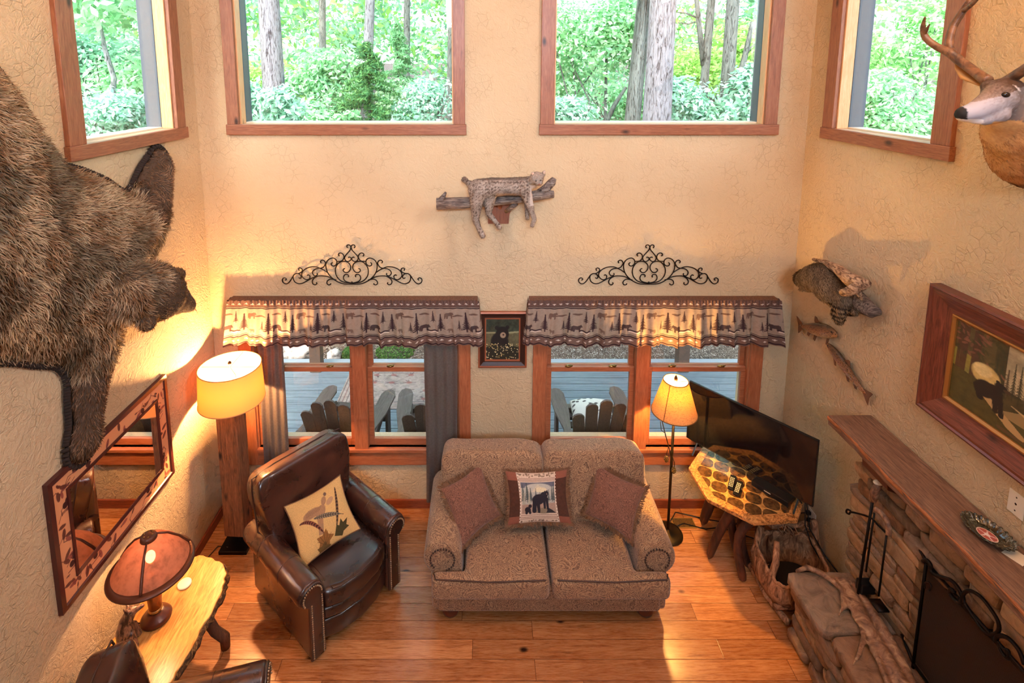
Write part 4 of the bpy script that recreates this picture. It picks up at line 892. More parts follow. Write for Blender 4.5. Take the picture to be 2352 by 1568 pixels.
t=NT('branch_leg'); n=t.noise(9,3,.6,1,t.map((1,1,.4))); t.P(t.ramp(n,[(.35,rgb(52,28,20)),(.65,rgb(104,58,38))]),.5); t.bump(n,.5,.02); MATS['branchleg']=t.m
for pts,r in legs: b=MB(); b.tube(pts,r,12); b.build('leg',MATS['branchleg'],T,smooth=True,sub=1)
# television
A=Vector((1.775,4.275,.745)); B_=Vector((2.42,3.51,.745)); d=(B_-A); W=d.length; ang=math.atan2(d.y,d.x)
V_=thing('television','large black flat-screen television standing angled on the octagonal table','television',tuple((A+B_)/2)[:2]+(.66,),ang)
b=MB(); b.box(-W/2,W/2,0,.022,.085,.62); b.box(-W*.32,W*.32,.02,.055,.1,.4); b.build('body',MATS['black_plastic'],V_,bevel=.004)
t=NT('tv_screen'); t.P((.006,.006,.007),.06,Specular_IOR_Level=.7); MATS['screen']=t.m
b=MB(); b.box(-W/2+.008,W/2-.008,-.0015,.001,.097,.612); b.build('screen',MATS['screen'],V_)
for s in (-1,1): b=MB(); b.tube([(s*W*.40,.01,.09),(s*W*.40,-.07,.004)],.007,6); b.tube([(s*W*.40,.01,.09),(s*W*.40,.09,.004)],.007,6); b.build('foot',MATS['black_plastic'],V_)
c=(onz(1728,1105,.69)+onz(1805,1160,.69))/2
b=MB(); b.box(-.13,.15,-.0,.13,0,.042); bx=thing('cable_box','low black cable box on the octagonal table under the television','cable box',(c.x+.0,c.y+.01,.661),ang+R(-4)); b.build('case',MATS['black_plastic'],bx,bevel=.004)
b=MB(); b.box(-.03,.02,-.0012,.0,.02,.026); b.build('display',MATS['white_plastic'],bx)
for i,(px,py,lb) in enumerate(((1681,1108,'left of the two black remote controls on the octagonal table'),(1695,1121,'right of the two black remote controls on the octagonal table'))):
    p=onz(px,py,.668); r=thing('remote_control',lb,'remote',(p.x,p.y,.661),R(-33-i*3),'remote controls on the octagonal table'); b=MB(); b.box(-.022,.022,-.085,.085,0,.016); b.build('body',MATS['black_plastic'],r,bevel=.004,seg=2)
    for a in range(3):
        for k in range(6): b=MB(); b.box(-.015+a*.011,-.009+a*.011,-.06+k*.02,-.05+k*.02,.0155,.0175); b.build('button',MATS['white_plastic'],r)
# outlet with plugs and cords on right wall
o_=thing('wall_outlet','cream wall outlet low on the right wall behind the basket','outlet',(XR,3.84,.36)); b=MB(); b.box(-.006,0,-.045,.045,-.06,.06); b.build('plate',MATS['white_plastic'],o_,bevel=.002)
for i,(y,z) in enumerate(((3.86,.385),(3.84,.335))):
    b=MB(); b.box(-.035,0,-.014,.014,-.014,.014,Matrix.Translation((XR-.006,y,z))); tag(b.build('plug',MATS['black_plastic'],bevel=.004),('upper','lower')[i]+' black plug in the outlet on the right wall','plug')
for i,pts in enumerate(([(2.61,3.86,.385),(2.52,3.86,.38),(2.42,3.84,.36),(2.3,3.9,.3)],[(2.61,3.84,.335),(2.5,3.82,.32),(2.44,3.78,.25),(2.44,3.76,.05)],[(2.42,3.6,.72),(2.45,3.62,.5),(2.5,3.6,.35),(2.58,3.5,.2),(2.6,3.4,.08)],[(2.44,3.62,.73),(2.5,3.64,.45),(2.58,3.56,.3),(2.62,3.45,.25),(2.62,3.36,.1)])):
    q=MB(); q.tube(pts,.0045,6); tag(q.build('power_cord',MATS['black_plastic'],smooth=True),('black cord running from the upper plug to the table','black cord hanging from the lower plug to the floor','black cord hanging from the television, nearer the table','black cord hanging from the television along the right wall')[i],'cord')
# log basket
t=NT('basket_wood'); n=t.noise(10,4,.6,1.5,t.map((2,2,.8))); t.P(t.ramp(n,[(.35,rgb(100,64,42)),(.6,rgb(184,134,98)),(.7,rgb(210,166,126))]),.75); t.bump(n,.7,.02); MATS['basketw']=t.m
KB=thing('twig_basket','rustic driftwood and hide basket on branch runners by the hearth','basket',(2.34,3.52,0))
def bk(u,v):
    a=u*2*PI; h=.10+(.21-.05*max(0,-math.sin(a)))*v+(.07*max(0,math.sin(a))+.012*math.sin(a*3))*v; r=1+.10*math.sin(PI*v)+.02*math.sin(a*5)
    sg=lambda q,e:math.copysign(abs(q)**e,q); return Vector((.225*r*sg(math.cos(a),.6)-.03,.185*r*sg(math.sin(a),.6)-.01,h))
b=MB(); b.grid(bk,56,12,True); o=b.build('body',MATS['basketw'],KB,smooth=True); m_=o.modifiers.new('t','SOLIDIFY'); m_.thickness=.012
b=MB(); b.lathe([(.19,.10),(.19,.115)],24,None,True,1.1,.9); b.build('bottom',flat('basket_dark',rgb(30,18,12),.9),KB)
b=MB(); b.tube([bk(k/40,1)+Vector((0,0,.008*math.sin(k*2.3))) for k in range(40)],.012,8,closed=True); b.build('rim',MATS['basketw'],KB,smooth=True)
for s,l in ((-1,0),(1,0)):
    b=MB(); b.tube([(s*.22-.02,.24,.06),(s*.22,.1,.04),(s*.22-.01,-.05,.045),(s*.2+.02,-.25,.05)],[.02,.022,.02,.024],8); b.build('runner',MATS['basketw'],KB,smooth=True)
for y in (-.17,.14): b=MB(); b.tube([(-.24,y,.09),(0,y+.01,.085),(.23,y,.09)],[.02,.022,.02],8); b.build('crossbar',MATS['basketw'],KB,smooth=True)
for pts in ([(-.2,-.12,.08),(-.25,-.1,.2),(-.2,-.08,.36),(-.17,-.02,.48)],[(-.22,.1,.08),(-.25,.12,.25),(-.2,.14,.45)],[(.2,.14,.1),(.23,.12,.3),(.2,.14,.5)]):
    b=MB(); b.tube(pts,[.028,.026,.024,.02][:len(pts)],10); b.build('upright',MATS['basketw'],KB,smooth=True)
g=random.Random(11)
b=MB()
b.tube([(-.2+.05*k,.17+.01*math.sin(k*1.7),.44+.02*math.sin(k*2.1)) for k in range(10)],.02,6)
b.build('top_branch',MATS['basketw'],KB,smooth=True)
for j in range(6):
    x=g.uniform(-.2,.2); pts=[(x+.05*math.cos(t*1.1+j),.16+.03*math.sin(t*1.3+j*2),.41+.05*math.sin(t*.9+j)) for t in range(7)]
    b=MB(); b.tube(pts,.005,6); b.build('vine',MATS['basketw'],KB,smooth=True)
# ================================================================ FIREPLACE
t=NT('stone'); a=t.n('ShaderNodeAttribute',attribute_name='Col').outputs['Color']; n=t.noise(9,5,.65,1); c=t.mix(1.,a,t.ramp(n,[(.3,(.55,.52,.5)),(.5,(.95,.95,.95)),(.7,(1.25,1.22,1.2))]),'MULTIPLY'); t.P(None,.85); t.set(t.b.inputs['Base Color'],c); t.bump(n,.7,.03); MATS['stone']=t.m
STC=[(172,136,104),(150,118,92),(186,152,116),(134,110,90),(176,136,98),(152,126,104),(142,106,80)]
def stones(name,boxes,parent,seed=1,e=.4,amp=.012):
    g=random.Random(seed); b=MB(); cols=[]
    for (x0,x1,y0,y1,z0,z1) in boxes:
        o=len(b.v); se(b,((x0+x1)/2,(y0+y1)/2,(z0+z1)/2),((x1-x0)/2,(y1-y0)/2,(z1-z0)/2),e,e,16,10)
        s=g.random()*50
        for i in range(o,len(b.v)):
            p=Vector(b.v[i]); nn=mnoise.noise_vector(p*9+Vector((s,s,0))); p=p+nn*amp; p.x=min(p.x,XR-.003-2.4); b.v[i]=tuple(p)
        c=np.array(rgb(*g.choice(STC)))*g.uniform(.8,1.15); cols+= [c]*(len(b.v)-o)
    me=b.mesh(name); setcol(me,np.array(cols)); return link(name,me,parent,MATS['stone'],True)
FP=thing('stone_fireplace','raised stacked-stone fireplace and hearth along the right wall','fireplace',(2.4,2.5,0))
g=random.Random(21); O=Vector((2.4,2.5,0)); bx=[]
z=.5
while z<1.5:
    h=g.uniform(.055,.13); y=3.29+g.uniform(-.06,.03)
    while y>1.2:
        w=g.uniform(.14,.42); y0=y-w
        if not (z<1.12 and y0<2.68 and y>1.9 ): bx.append((2.50+g.uniform(0,.03)-O.x,2.66-O.x,y0+.006-O.y,y-O.y,z+.004,min(z+h,1.52)))
        elif y>2.68: bx.append((2.51-O.x,2.66-O.x,2.66-O.y,y-O.y,z+.004,z+h))
        y=y0
    z+=h
stones('stone_facing',bx,FP,3,.27,.016)
b=MB(); b.box(2.60,2.65,1.2,3.2,.48,1.5); b.build('mortar',flat('mortar',rgb(92,76,62),.95),FP,loc=(-O.x,-O.y,0))
b=MB(); b.box(2.52,2.60,1.85,2.68,.5,1.12); b.build('firebox',flat('firebox_brown',rgb(70,50,38),.95),FP,loc=(-O.x,-O.y,0))  # solid block in one dark brown filling the firebox opening
bx=[]; y=3.235
while y>1.3:
    w=g.uniform(.4,.62); bx.append((2.085+g.uniform(-.01,.03)-O.x,2.66-O.x,y-w+.008-O.y,y-O.y,.435,.505)); y-=w
stones('hearth_slab',bx,FP,5,.22,.010)
bx=[]; z=0.
while z<.43:
    h=g.uniform(.06,.11); y=3.24+g.uniform(-.03,.02)
    while y>1.4: w=g.uniform(.16,.4); bx.append((2.135+g.uniform(-.02,.02)-O.x,2.35-O.x,y-w+.006-O.y,y-O.y,z+.003,min(z+h,.44))); y-=w
    x=2.16
    while x<2.6: w=g.uniform(.14,.3); bx.append((x-O.x,x+w-.006-O.x,3.05-O.y,3.24+g.uniform(-.02,.02)-O.y,z+.003,min(z+h,.44))); x+=w
    z+=h
stones('hearth_base',bx,FP,7,.27,.014)
b=MB(); b.box(2.2,2.65,1.4,3.15,0,.45); b.build('hearth_core',MATS['mortar'],FP,loc=(-O.x,-O.y,0))
# mantel
wood('mantel_wood',rgb(76,52,40),rgb(122,90,70),rgb(150,116,94),1,rough=.6,knots=True,bump=.5)
wood('mantel_edge',rgb(112,62,34),rgb(166,100,58),rgb(196,130,84),1,rough=.5,knots=False,bump=.5)
MT=thing('mantel_shelf','thick brown live-edge wood mantel shelf above the stone fireplace','mantel',(2.5,2.4,1.6))
P_=[]; yy=3.345
fr=[]
k=0
while yy>1.2: fr.append((2.352+.005*math.sin(k*.7)+.003*math.sin(k*2.9),yy)); yy-=.09; k+=1
poly=[(2.648,3.345)]+fr+[(2.648,1.2)]
b=MB(); b.prism([(x-2.5,y-2.4) for x,y in poly],-.066,0); b.build('shelf',MATS['mantel_wood'],MT,bevel=.006,seg=2)
b=MB(); n=len(fr); 
for dx,dz in ((.012,.0),(-.004,-.012),(.0,-.035),(.02,-.062),(.05,-.068)): b.v+=[(x-2.5+dx+.004*math.sin(j*2.1+dz*90),y-2.4,dz+.0008) for j,(x,y) in enumerate(fr)]
b.f=[(j*n+i,(j+1)*n+i,(j+1)*n+i+1,j*n+i+1) for j in range(4) for i in range(n-1)]; b.build('live_edge',MATS['mantel_edge'],MT,smooth=True)
for y0 in (2.86,1.6):
    b=MB(); M=Matrix(((1,0,0,0),(0,0,1,0),(0,1,0,0),(0,0,0,1))); b.prism([(-.10,-.066),(.148,-.066),(.148,-.36),(.08,-.35),(.04,-.26),(-.02,-.19),(-.09,-.16)],y0-2.4,y0-2.4+.22,M); b.build('corbel',flat('corbel_red',rgb(80,36,24),.5),MT,bevel=.006)
# dish and card
D=thing('fluted_dish','dark green marbled oval dish with a round pink sticker on the mantel shelf','dish',(2.53,2.375,1.602),R(8))
t=NT('marble_dish'); n=t.noise(24,4,.6,3); t.P(t.ramp(n,[(.4,rgb(34,30,20)),(.55,rgb(66,60,42)),(.66,rgb(120,116,96))]),.1,Coat_Weight=.6); MATS['dish']=t.m
b=MB()
def df(u,v):
    a=u*2*PI; r=v; ruf=1+.035*math.sin(a*26)*max(0,(v-.75)*4); h=.006+.03*max(0,(v-.6)/.4)**1.6+.003*math.sin(a*26+1.5)*max(0,(v-.75)*4)
    return Vector((.082*r*ruf*math.cos(a),.118*r*ruf*math.sin(a),h))
b.grid(df,156,14,True); o=b.build('body',MATS['dish'],D,smooth=True); mm=o.modifiers.new('t','SOLIDIFY'); mm.thickness=.004
c=Canvas(60,60,(176,84,70)); 
for k in range(5): a=.5+k*1.256; c.line([(.5,.5),(.5+.38*math.cos(a),.5+.38*math.sin(a))],.035,(226,200,190))
c.ell(.5,.5,.14,.14,(230,208,200)); m_=(np.hypot(c.X-.5,c.Y-.5)>.44).astype(float); c.blend(m_,(226,190,170))
o=gridmesh('sticker',lambda u,v:(lambda r,a:(.034*r*np.cos(a)-.004,.046*r*np.sin(a),.0125+0*u))(v,u*2*PI),49,24,c,lambda u,v:(.5+.5*v*np.cos(u*2*PI),.5+.5*v*np.sin(u*2*PI)),D,MATS['painted'])
b=MB(); b.box(-.04,.04,-.03,.05,0,.002); tag(b.build('paper_card',MATS['white_plastic'],loc=(2.57,2.255,1.6015),rot=(0,0,R(20))),'small white card tucked under the dish on the mantel shelf','card')
# fire screen
sc=thing('fire_screen','black folding mesh fire screen with scrolled top in front of the firebox','fire screen',(2.48,2.63,.505))
t=NT('screen_mesh'); t.t.nodes.remove(t.b); v=t.co(); s=t.n('ShaderNodeSeparateXYZ',{'Vector':v}); w1=t.math('SINE',t.math('MULTIPLY',s.outputs[1],1400.)); w2=t.math('SINE',t.math('MULTIPLY',s.outputs[2],1400.))
f=t.math('GREATER_THAN',t.math('MAXIMUM',w1,w2),.86); d=t.n('ShaderNodeBsdfDiffuse',{'Color':(*rgb(52,36,26),1)}); tr=t.n('ShaderNodeBsdfTransparent'); mx=t.n('ShaderNodeMixShader',{0:f,1:tr.outputs[0],2:d.outputs[0]}); t.set(t.out.inputs[0],mx.outputs[0]); MATS['mesh']=t.m
o0=Vector((2.48,2.63,.505))
def panel(p0,p1,z0=.03,z1=.69):
    b=MB(); pts=[(p0[0],p0[1],0),(p0[0],p0[1],z1)]; r=.009
    b.tube([(p0[0],p0[1],0),(p0[0],p0[1],z1)],r,6); b.tube([(p1[0],p1[1],0),(p1[0],p1[1],z1)],r,6); b.tube([(p0[0],p0[1],z1),(p1[0],p1[1],z1)],r,6); b.tube([(p0[0],p0[1],z0),(p1[0],p1[1],z0)],r,6)
    f=b.build('panel_frame',MATS['iron'],sc,smooth=True); b=MB(); b.add([(p0[0],p0[1],z0),(p1[0],p1[1],z0),(p1[0],p1[1],z1),(p0[0],p0[1],z1)],[(0,1,2,3)]); b.build('mesh_panel',MATS['mesh'],f)
panel((.075,.21),(0,0)); panel((0,0),(-.01,-.80)); panel((-.01,-.80),(.07,-1.0))
def loopx(pts,X=2.472): return [onx(1800+x/4.04,1180+y/4.04,X)-o0 for x,y in pts]
def crom(P_,k=5,closed=False):
    out=[]; n=len(P_)
    for i in range(n-1):
        a,b,c,d=P_[max(i-1,0)],P_[i],P_[i+1],P_[min(i+2,n-1)]
        for j in range(k):
            t=j/k; out.append(.5*((2*b)+(c-a)*t+(2*a-5*b+4*c-d)*t*t+(3*b-a-3*c+d)*t**3))
    out.append(P_[-1]); return out
for pts,r in (([(1290,440),(1330,430),(1362,470),(1368,520),(1400,560),(1480,590),(1560,620),(1620,690),(1655,770),(1640,825),(1590,800),(1540,730),(1560,700),(1580,735)],.010),([(1680,830),(1665,750),(1720,712),(1820,760),(1920,880),(1990,1000),(1990,1090),(1930,1120),(1850,1080),(1760,950),(1680,830)],.009),([(1970,1180),(1990,1130),(2080,1150),(2180,1260),(2235,1400)],.010),([(1990,1180),(2010,1260),(2060,1330),(2090,1330),(2085,1270),(2060,1260)],.008),([(1310,690),(1310,640),(1345,630),(1370,670),(1350,710)],.004)):
    b=MB(); b.tube(crom(loopx(pts)),r,8); b.build('scroll',MATS['iron'],sc,smooth=True)
# fire tools
FT=thing('fireplace_tools','black iron fireplace tool set with antler handles standing on the hearth','fireplace tools',(2.435,3.03,.505)); o0=Vector((2.435,3.03,.505))
X4=lambda x,y,X=2.44:onx(x,y,X)-o0
t=NT('antler'); n=t.noise(14,4,.6,1.5,t.map((1,1,1))); t.P(t.ramp(n,[(.3,rgb(92,62,46)),(.52,rgb(150,110,84)),(.7,rgb(196,160,126))]),.5); t.bump(n,.4,.01); MATS['antler']=t.m
b=MB(); b.tube([(0,0,0),X4(2004,1150)],.008,8); b.lathe([(.07,0),(.07,.008),(.01,.016)],20); b.build('stand',MATS['iron'],FT,smooth=True)
b=MB(); b.tube(crom([X4(1953,1172),X4(1946,1170),X4(1944,1176),X4(1950,1180),X4(1958,1176),X4(1998,1188),X4(2018,1207),X4(2040,1229)]),.006,6); b.build('hook_bar',MATS['iron'],FT,smooth=True)
b=MB(); b.tube([X4(2004,1148),X4(2009,1130),X4(2018,1112)],[.022,.024,.02],10); hb=b.build('handle',MATS['antler'],FT,smooth=True); b=MB(); b.ball(tuple(X4(2017,1108)),(.03,.022,.013),10,6); b.build('handle_end',MATS['white_plastic'],hb,smooth=True)
b=MB(); b.tube([X4(2008,1178),X4(1989,1312)],.006,6); b.build('poker',MATS['iron'],FT,smooth=True)
b=MB(); b.tube(crom([X4(2012,1168),X4(2030,1185),X4(2040,1205),X4(2041,1228)]),.016,10); hb=b.build('handle',MATS['antler'],FT,smooth=True)
b=MB(); b.tube([X4(2036,1230),X4(2018,1368)],.006,6); p=X4(2018,1372); b.box(p.x-.035,p.x+.035,p.y-.05,p.y+.03,p.z-.05,p.z-.04); b.build('shovel',MATS['iron'],FT,smooth=True)
p=X4(1992,1345,2.5); b=MB(); b.box(p.x-.06,p.x+.04,p.y-.03,p.y+.03,p.z-.04,p.z+.035); b.build('brush',MATS['black_plastic'],FT,bevel=.01)
# moose antler on the hearth
A_=lambda x,y,z=.54:onz(1800+x/4.04,1180+y/4.04,z)
pr=[]
for pts,r in (([(560,620),(640,760),(720,900),(800,1080),(900,1250),(1000,1400),(1100,1568),(1200,1750)],[.022,.03,.035,.035,.035,.035,.035,.03]),([(640,640),(760,820),(880,1000),(990,1180),(1090,1350),(1180,1568)],[.018,.026,.03,.03,.03,.03]),
 ([(560,860),(550,720),(460,620),(330,540),(220,495),(120,530)],[.018,.018,.02,.02,.018,.012]),([(640,760),(560,860),(505,950)],[.02,.013,.006]),([(640,800),(640,885),(715,1000),(745,1150),(700,1300),(640,1410)],[.02,.017,.016,.015,.013,.005]),([(820,1200),(900,1400),(975,1600)],[.02,.018,.015])):
    Q=[A_(*p) for p in pts]; pr.append(('c',[tuple(q) for q in Q],r))
for (x,y) in ((610,700),(690,840),(780,1010),(870,1180),(960,1340),(1060,1500)): pr.append(('e',tuple(A_(x,y,.535)),(.075,.10,.016),(0,0,R(20))))
o=blob('moose_antler',pr,.009,5,None,MATS['antler']); tag(o,'large brown palmate antler lying on the hearth stones','antler')
# ================================================================ WALL PIECES
# big painting, right wall
def painting():
    c=Canvas(330,230,(70,62,34)); c.poly([(.3,.5),(1,.45),(1,1),(.3,1)],(176,160,124)); c.noise(10,.5,2)
    for i in range(26):
        x=.22+.78*(i/25); c.tree(x,.42,.30+.14*math.sin(i*2.1)**2,.045,(58,56,34) if i%3 else (82,70,48),.85,10,i)
    c.poly([(0,.35),(.24,.35),(.24,1),(0,1)],(92,78,44),.8); c.poly([(0,.42),(.2,.42),(.2,.62),(0,.66)],(150,140,62),.8)
    for x,w in ((.06,.02),(.13,.024),(.03,.01)): c.line([(x,.3),(x+.01,1)],w,(78,50,34),.95)
    for k in range(60): gq=random.Random(k); c.ell(gq.random()*.3,.6+gq.random()*.4,.02,.012,(130,84,62) if k%2 else (60,60,30),gq.random()*3,.7)
    c.ell(.20,.52,.08,.12,(206,178,108),.2); c.ell(.18,.56,.055,.07,(222,200,136),.3)
    c.poly([(0,0),(1,0),(1,.3),(.5,.33),(.3,.2),(.16,.42),(0,.44)],(78,70,32)); c.noise(40,.35,5)
    c.poly([(.25,.2),(1,.22),(1,.36),(.42,.36)],(150,124,80)); 
    for k in range(9): c.line([(.35+.02*k,.36-.01*k),(.8+.02*k,.22-.022*k)],.004,(196,170,118),.7)
    c.poly([(.18,.30),(.34,.10),(.42,.06),(.44,.10),(.22,.33)],(186,152,98))
    K=(34,26,20); c.ell(.205,.37,.058,.10,K,-.5); c.ell(.255,.40,.048,.075,K,-.1); c.ell(.285,.485,.034,.044,K); c.ell(.318,.475,.020,.018,(70,52,36)); c.ell(.268,.528,.011,.017,K); c.line([(.262,.36),(.272,.20)],.016,K); c.line([(.288,.38),(.304,.18)],.014,K); c.line([(.16,.36),(.185,.25)],.02,K)
    c.line([(.3,.06),(.9,.02)],.012,(96,72,44)); return c
PT_=thing('framed_painting','large framed oil painting of a black bear by a stream on the right wall','painting',(XR,2.3,2.325))
y1,y0,z0,z1=2.945,1.66,1.945,2.705; wood('frame_red',rgb(70,32,24),rgb(112,56,40),rgb(134,74,54),1,rough=.35)
wood('frame_red_z',rgb(70,32,24),rgb(112,56,40),rgb(134,74,54),2,rough=.35)
def mitre(parent,name,axis,wallc,sgn,a0,a1,z0,z1,prof,ma,mz):
    """picture frame with mitred corners. prof: [(inset, depth)]"""
    n=len(prof)
    cor=lambda i,d:[(a0+i,z0+i),(a1-i,z0+i),(a1-i,z1-i),(a0+i,z1-i)]
    for k in range(4):
        b=MB(); vs=[]
        for (i,d) in prof:
            for q in (k,(k+1)%4):
                a,z=cor(i,d)[q]; vs.append((wallc+sgn*d,a,z) if axis=='x' else (a,wallc+sgn*d,z))
        fs=[(2*j,2*j+1,2*((j+1)%n)+1,2*((j+1)%n)) for j in range(n)]; b.add(vs,fs)
        o=b.build(name,ma if k%2==0 else mz,parent); 
        bm=bmesh.new(); bm.from_mesh(o.data); bmesh.ops.recalc_face_normals(bm,faces=bm.faces); bm.to_mesh(o.data); bm.free()
        o.matrix_parent_inverse=Matrix.Translation(-Vector(parent.location))
mitre(PT_,'frame','x',XR,-1,y0,y1,z0,z1,[(0,.0),(0,.065),(.012,.07),(.02,.06),(.035,.062),(.10,.03),(.13,.022),(.13,.0)],MATS['frame_red'],MATS['frame_red_z'])
flat('gilt',rgb(176,120,60),.35,.5)
mitre(PT_,'liner','x',XR,-1,y0+.128,y1-.128,z0+.128,z1-.128,[(0,.0),(0,.030),(.008,.032),(.02,.022),(.02,0)],MATS['gilt'],MATS['gilt'])
o=gridmesh('canvas',lambda u,v:(XR-.012+0*u,(y1-.14)+u*((y0+.14)-(y1-.14)),(z0+.14)+v*(z1-z0-.28)),331,231,painting(),None,PT_,MATS['painted']); o.matrix_parent_inverse=Matrix.Translation(-Vector(PT_.location))
# small bear picture
def bearpic():
    c=Canvas(120,150,(50,58,44)); c.noise(8,.9,1); c.poly([(0,0),(1,0),(1,.66),(0,.66)],(92,88,62)); c.noise(20,.5,2); c.poly([(0,.64),(.3,.64),(.3,.68),(0,.68)],(168,166,126),.6); c.poly([(.68,.64),(1,.66),(1,.7),(.68,.68)],(168,166,126),.6)
    K=(22,20,20); c.ell(.42,.42,.27,.26,K); c.ell(.5,.62,.2,.15,K); c.ell(.33,.78,.055,.05,K); c.ell(.65,.79,.055,.05,K); c.ell(.5,.7,.17,.11,K); c.ell(.52,.60,.085,.07,(150,128,104)); c.ell(.53,.61,.03,.022,(60,40,34)); c.poly([(0,0),(1,0),(1,.3),(.7,.36),(.3,.38),(0,.3)],(34,34,24))
    g=random.Random(5)
    for i in range(110): c.ell(g.random(),g.random()*.40,.012,.01,(238,222,170) if i%3 else (200,180,110))
    return c
PB=thing('framed_picture','small copper and dark framed picture of a black bear among flowers between the valances','picture',(.16,WY,1.63))
a0,a1,z0,z1=-.052,.37,1.375,1.885; flat('copper_edge',rgb(166,98,68),.35,.3); flat('cove_dark',rgb(54,28,20),.4)
mitre(PB,'frame','y',WY,-1,a0,a1,z0,z1,[(0,0),(0,.03),(.012,.034),(.016,.028),(.016,0)],MATS['copper_edge'],MATS['copper_edge'])
mitre(PB,'inner_frame','y',WY,-1,a0+.016,a1-.016,z0+.016,z1-.016,[(0,0),(0,.026),(.03,.014),(.042,.014),(.042,0)],MATS['cove_dark'],MATS['cove_dark'])
mitre(PB,'liner','y',WY,-1,a0+.058,a1-.058,z0+.058,z1-.058,[(0,0),(0,.02),(.01,.018),(.012,0)],MATS['copper_edge'],MATS['copper_edge'])
o=gridmesh('picture_panel',lambda u,v:(a0+.066+u*(a1-a0-.132),WY-.008+0*u,z0+.066+v*(z1-z0-.132)),121,151,bearpic(),None,PB,MATS['painted']); o.matrix_parent_inverse=Matrix.Translation(-Vector(PB.location))
# mirror
def inlay():
    c=Canvas(420,310,(226,158,112)); g=random.Random(6); D=(92,42,36)
    W,H=1.05,.79
    def band(t):
        t%=1
        if t<.25: return (t*4,.10)
        if t<.5: return (.925,(t-.25)*4)
        if t<.75: return (1-(t-.5)*4,.90)
        return (.075,1-(t-.75)*4)
    for k in range(90):
        x,y=band(k/90+g.uniform(-.004,.004)); a=g.random()*6.28; r=g.uniform(.008,.02)
        x+=g.uniform(-.045,.045); y+=g.uniform(-.06,.06); c.ell(x,y,r*1.6,r*.9,D if k%3 else (150,76,66),a,.95); 
        if k%2: c.line([(x,y),(x+.05*math.cos(a),y+.06*math.sin(a)),(x+.08*math.cos(a+.5),y+.09*math.sin(a+.5))],.0022,D)
    for k in range(8):
        x,y=band(k/8+.06); c.ell(x,y,.017,.028,(64,26,26),.5); c.ell(x+.012,y+.035,.008,.011,(64,26,26)); c.line([(x-.03,y-.04),(x+.04,y-.035)],.0028,D)
    return c
MI=thing('wall_mirror','large framed mirror with leaf and bird inlay on the left wall','mirror',(XL,3.08,1.34))
y0,y1,z0,z1=2.548,3.615,.945,1.738; flat('mirror_dark',rgb(78,34,30),.35)
mitre(MI,'frame','x',XL,1,y0,y1,z0,z1,[(0,0),(0,.028),(.028,.03),(.034,.022),(.034,0)],MATS['mirror_dark'],MATS['mirror_dark'])
mitre(MI,'inner_frame','x',XL,1,y0+.12,y1-.12,z0+.12,z1-.12,[(0,0),(0,.03),(.02,.026),(.028,.018),(.028,0)],MATS['mirror_dark'],MATS['mirror_dark'])
o=gridmesh('inlay_band',lambda u,v:(XL+.02+0*u,y0+.03+u*(y1-y0-.06),z0+.03+v*(z1-z0-.06)),421,311,inlay(),None,MI,MATS['painted']); o.matrix_parent_inverse=Matrix.Translation(-Vector(MI.location))
t=NT('mirror_glass'); t.P((.9,.9,.9),.0,1.); MATS['mirror']=t.m
b=MB(); b.box(XL+.0205,XL+.0225,y0+.14,y1-.14,z0+.14,z1-.14); o=b.build('mirror_glass',MATS['mirror'],MI); o.matrix_parent_inverse=Matrix.Translation(-Vector(MI.location))
# switch plate
S=thing('switch_plate','cream blank wall plate on the right wall above the mantel','wall plate',(XR,2.375,1.785)); b=MB(); b.box(-.006,0,-.04,.04,-.06,.06); b.build('plate',MATS['white_plastic'],S,bevel=.003)
for z in (-.035,0,.035): b=MB(); b.ball((-.006,0,z),(.002,.006 if z==0 else .004,.006 if z==0 else .004),8,5); b.build('screw',MATS['bronze'],S)
# scroll wall art
SV=[[(1110,95),(1130,75),(1125,40),(1095,28),(1060,40),(1042,80),(1060,140),(1120,210),(1170,270),(1190,320),(1175,370),(1130,400),(1080,385),(1045,345),(1060,310),(1095,300),(1105,315)],
[(1300,275),(1325,250),(1310,215),(1265,205),(1220,235),(1200,290),(1220,350),(1270,385),(1355,392)],
[(1190,555),(1225,570),(1230,610),(1190,645),(1130,640),(1080,590),(1062,520),(1090,450),(1150,405),(1220,395),(1310,420),(1380,500),(1410,600),(1390,720),(1310,820),(1200,870),(1040,885)],
[(1465,415),(1495,445),(1480,485),(1430,495),(1380,460),(1365,400),(1390,345),(1450,318),(1530,340),(1590,400),(1615,490),(1590,620),(1520,730),(1400,830),(1250,895),(1040,905)],
[(1715,435),(1735,400),(1700,370),(1655,380),(1625,430),(1640,480),(1680,530),(1740,550)],
[(1590,640),(1660,590),(1740,550),(1840,515),(1950,518),(2060,555),(2140,620),(2165,700),(2130,770),(2060,805),(1995,780),(1985,720),(2020,695),(2045,710)],
[(1740,550),(1830,560),(1900,600),(1925,660),(1890,715),(1840,715),(1815,685),(1830,662)],
[(1440,800),(1550,745),(1680,720),(1820,725),(1940,770),(2050,830),(2160,885),(2250,893),(2330,850),(2360,770),(2345,700),(2281,665),(2210,685),(2178,740),(2200,775),(2240,760)],
[(2345,700),(2384,761),(2436,838),(2490,890),(2545,900),(2600,864),(2608,800),(2560,766),(2518,795),(2545,822)],
[(2215,600),(2228,560),(2195,540),(2155,560),(2150,610),(2200,650),(2240,665)],
[(1400,815),(1520,795),(1590,830),(1610,890),(1575,925),(1530,915),(1525,890)],
[(1820,728),(1900,780),(1935,840),(1920,900),(1870,920),(1835,890),(1850,865)],
[(1040,885),(1150,860),(1215,820),(1232,760),(1205,700),(1150,690),(1115,720),(1130,750)]]
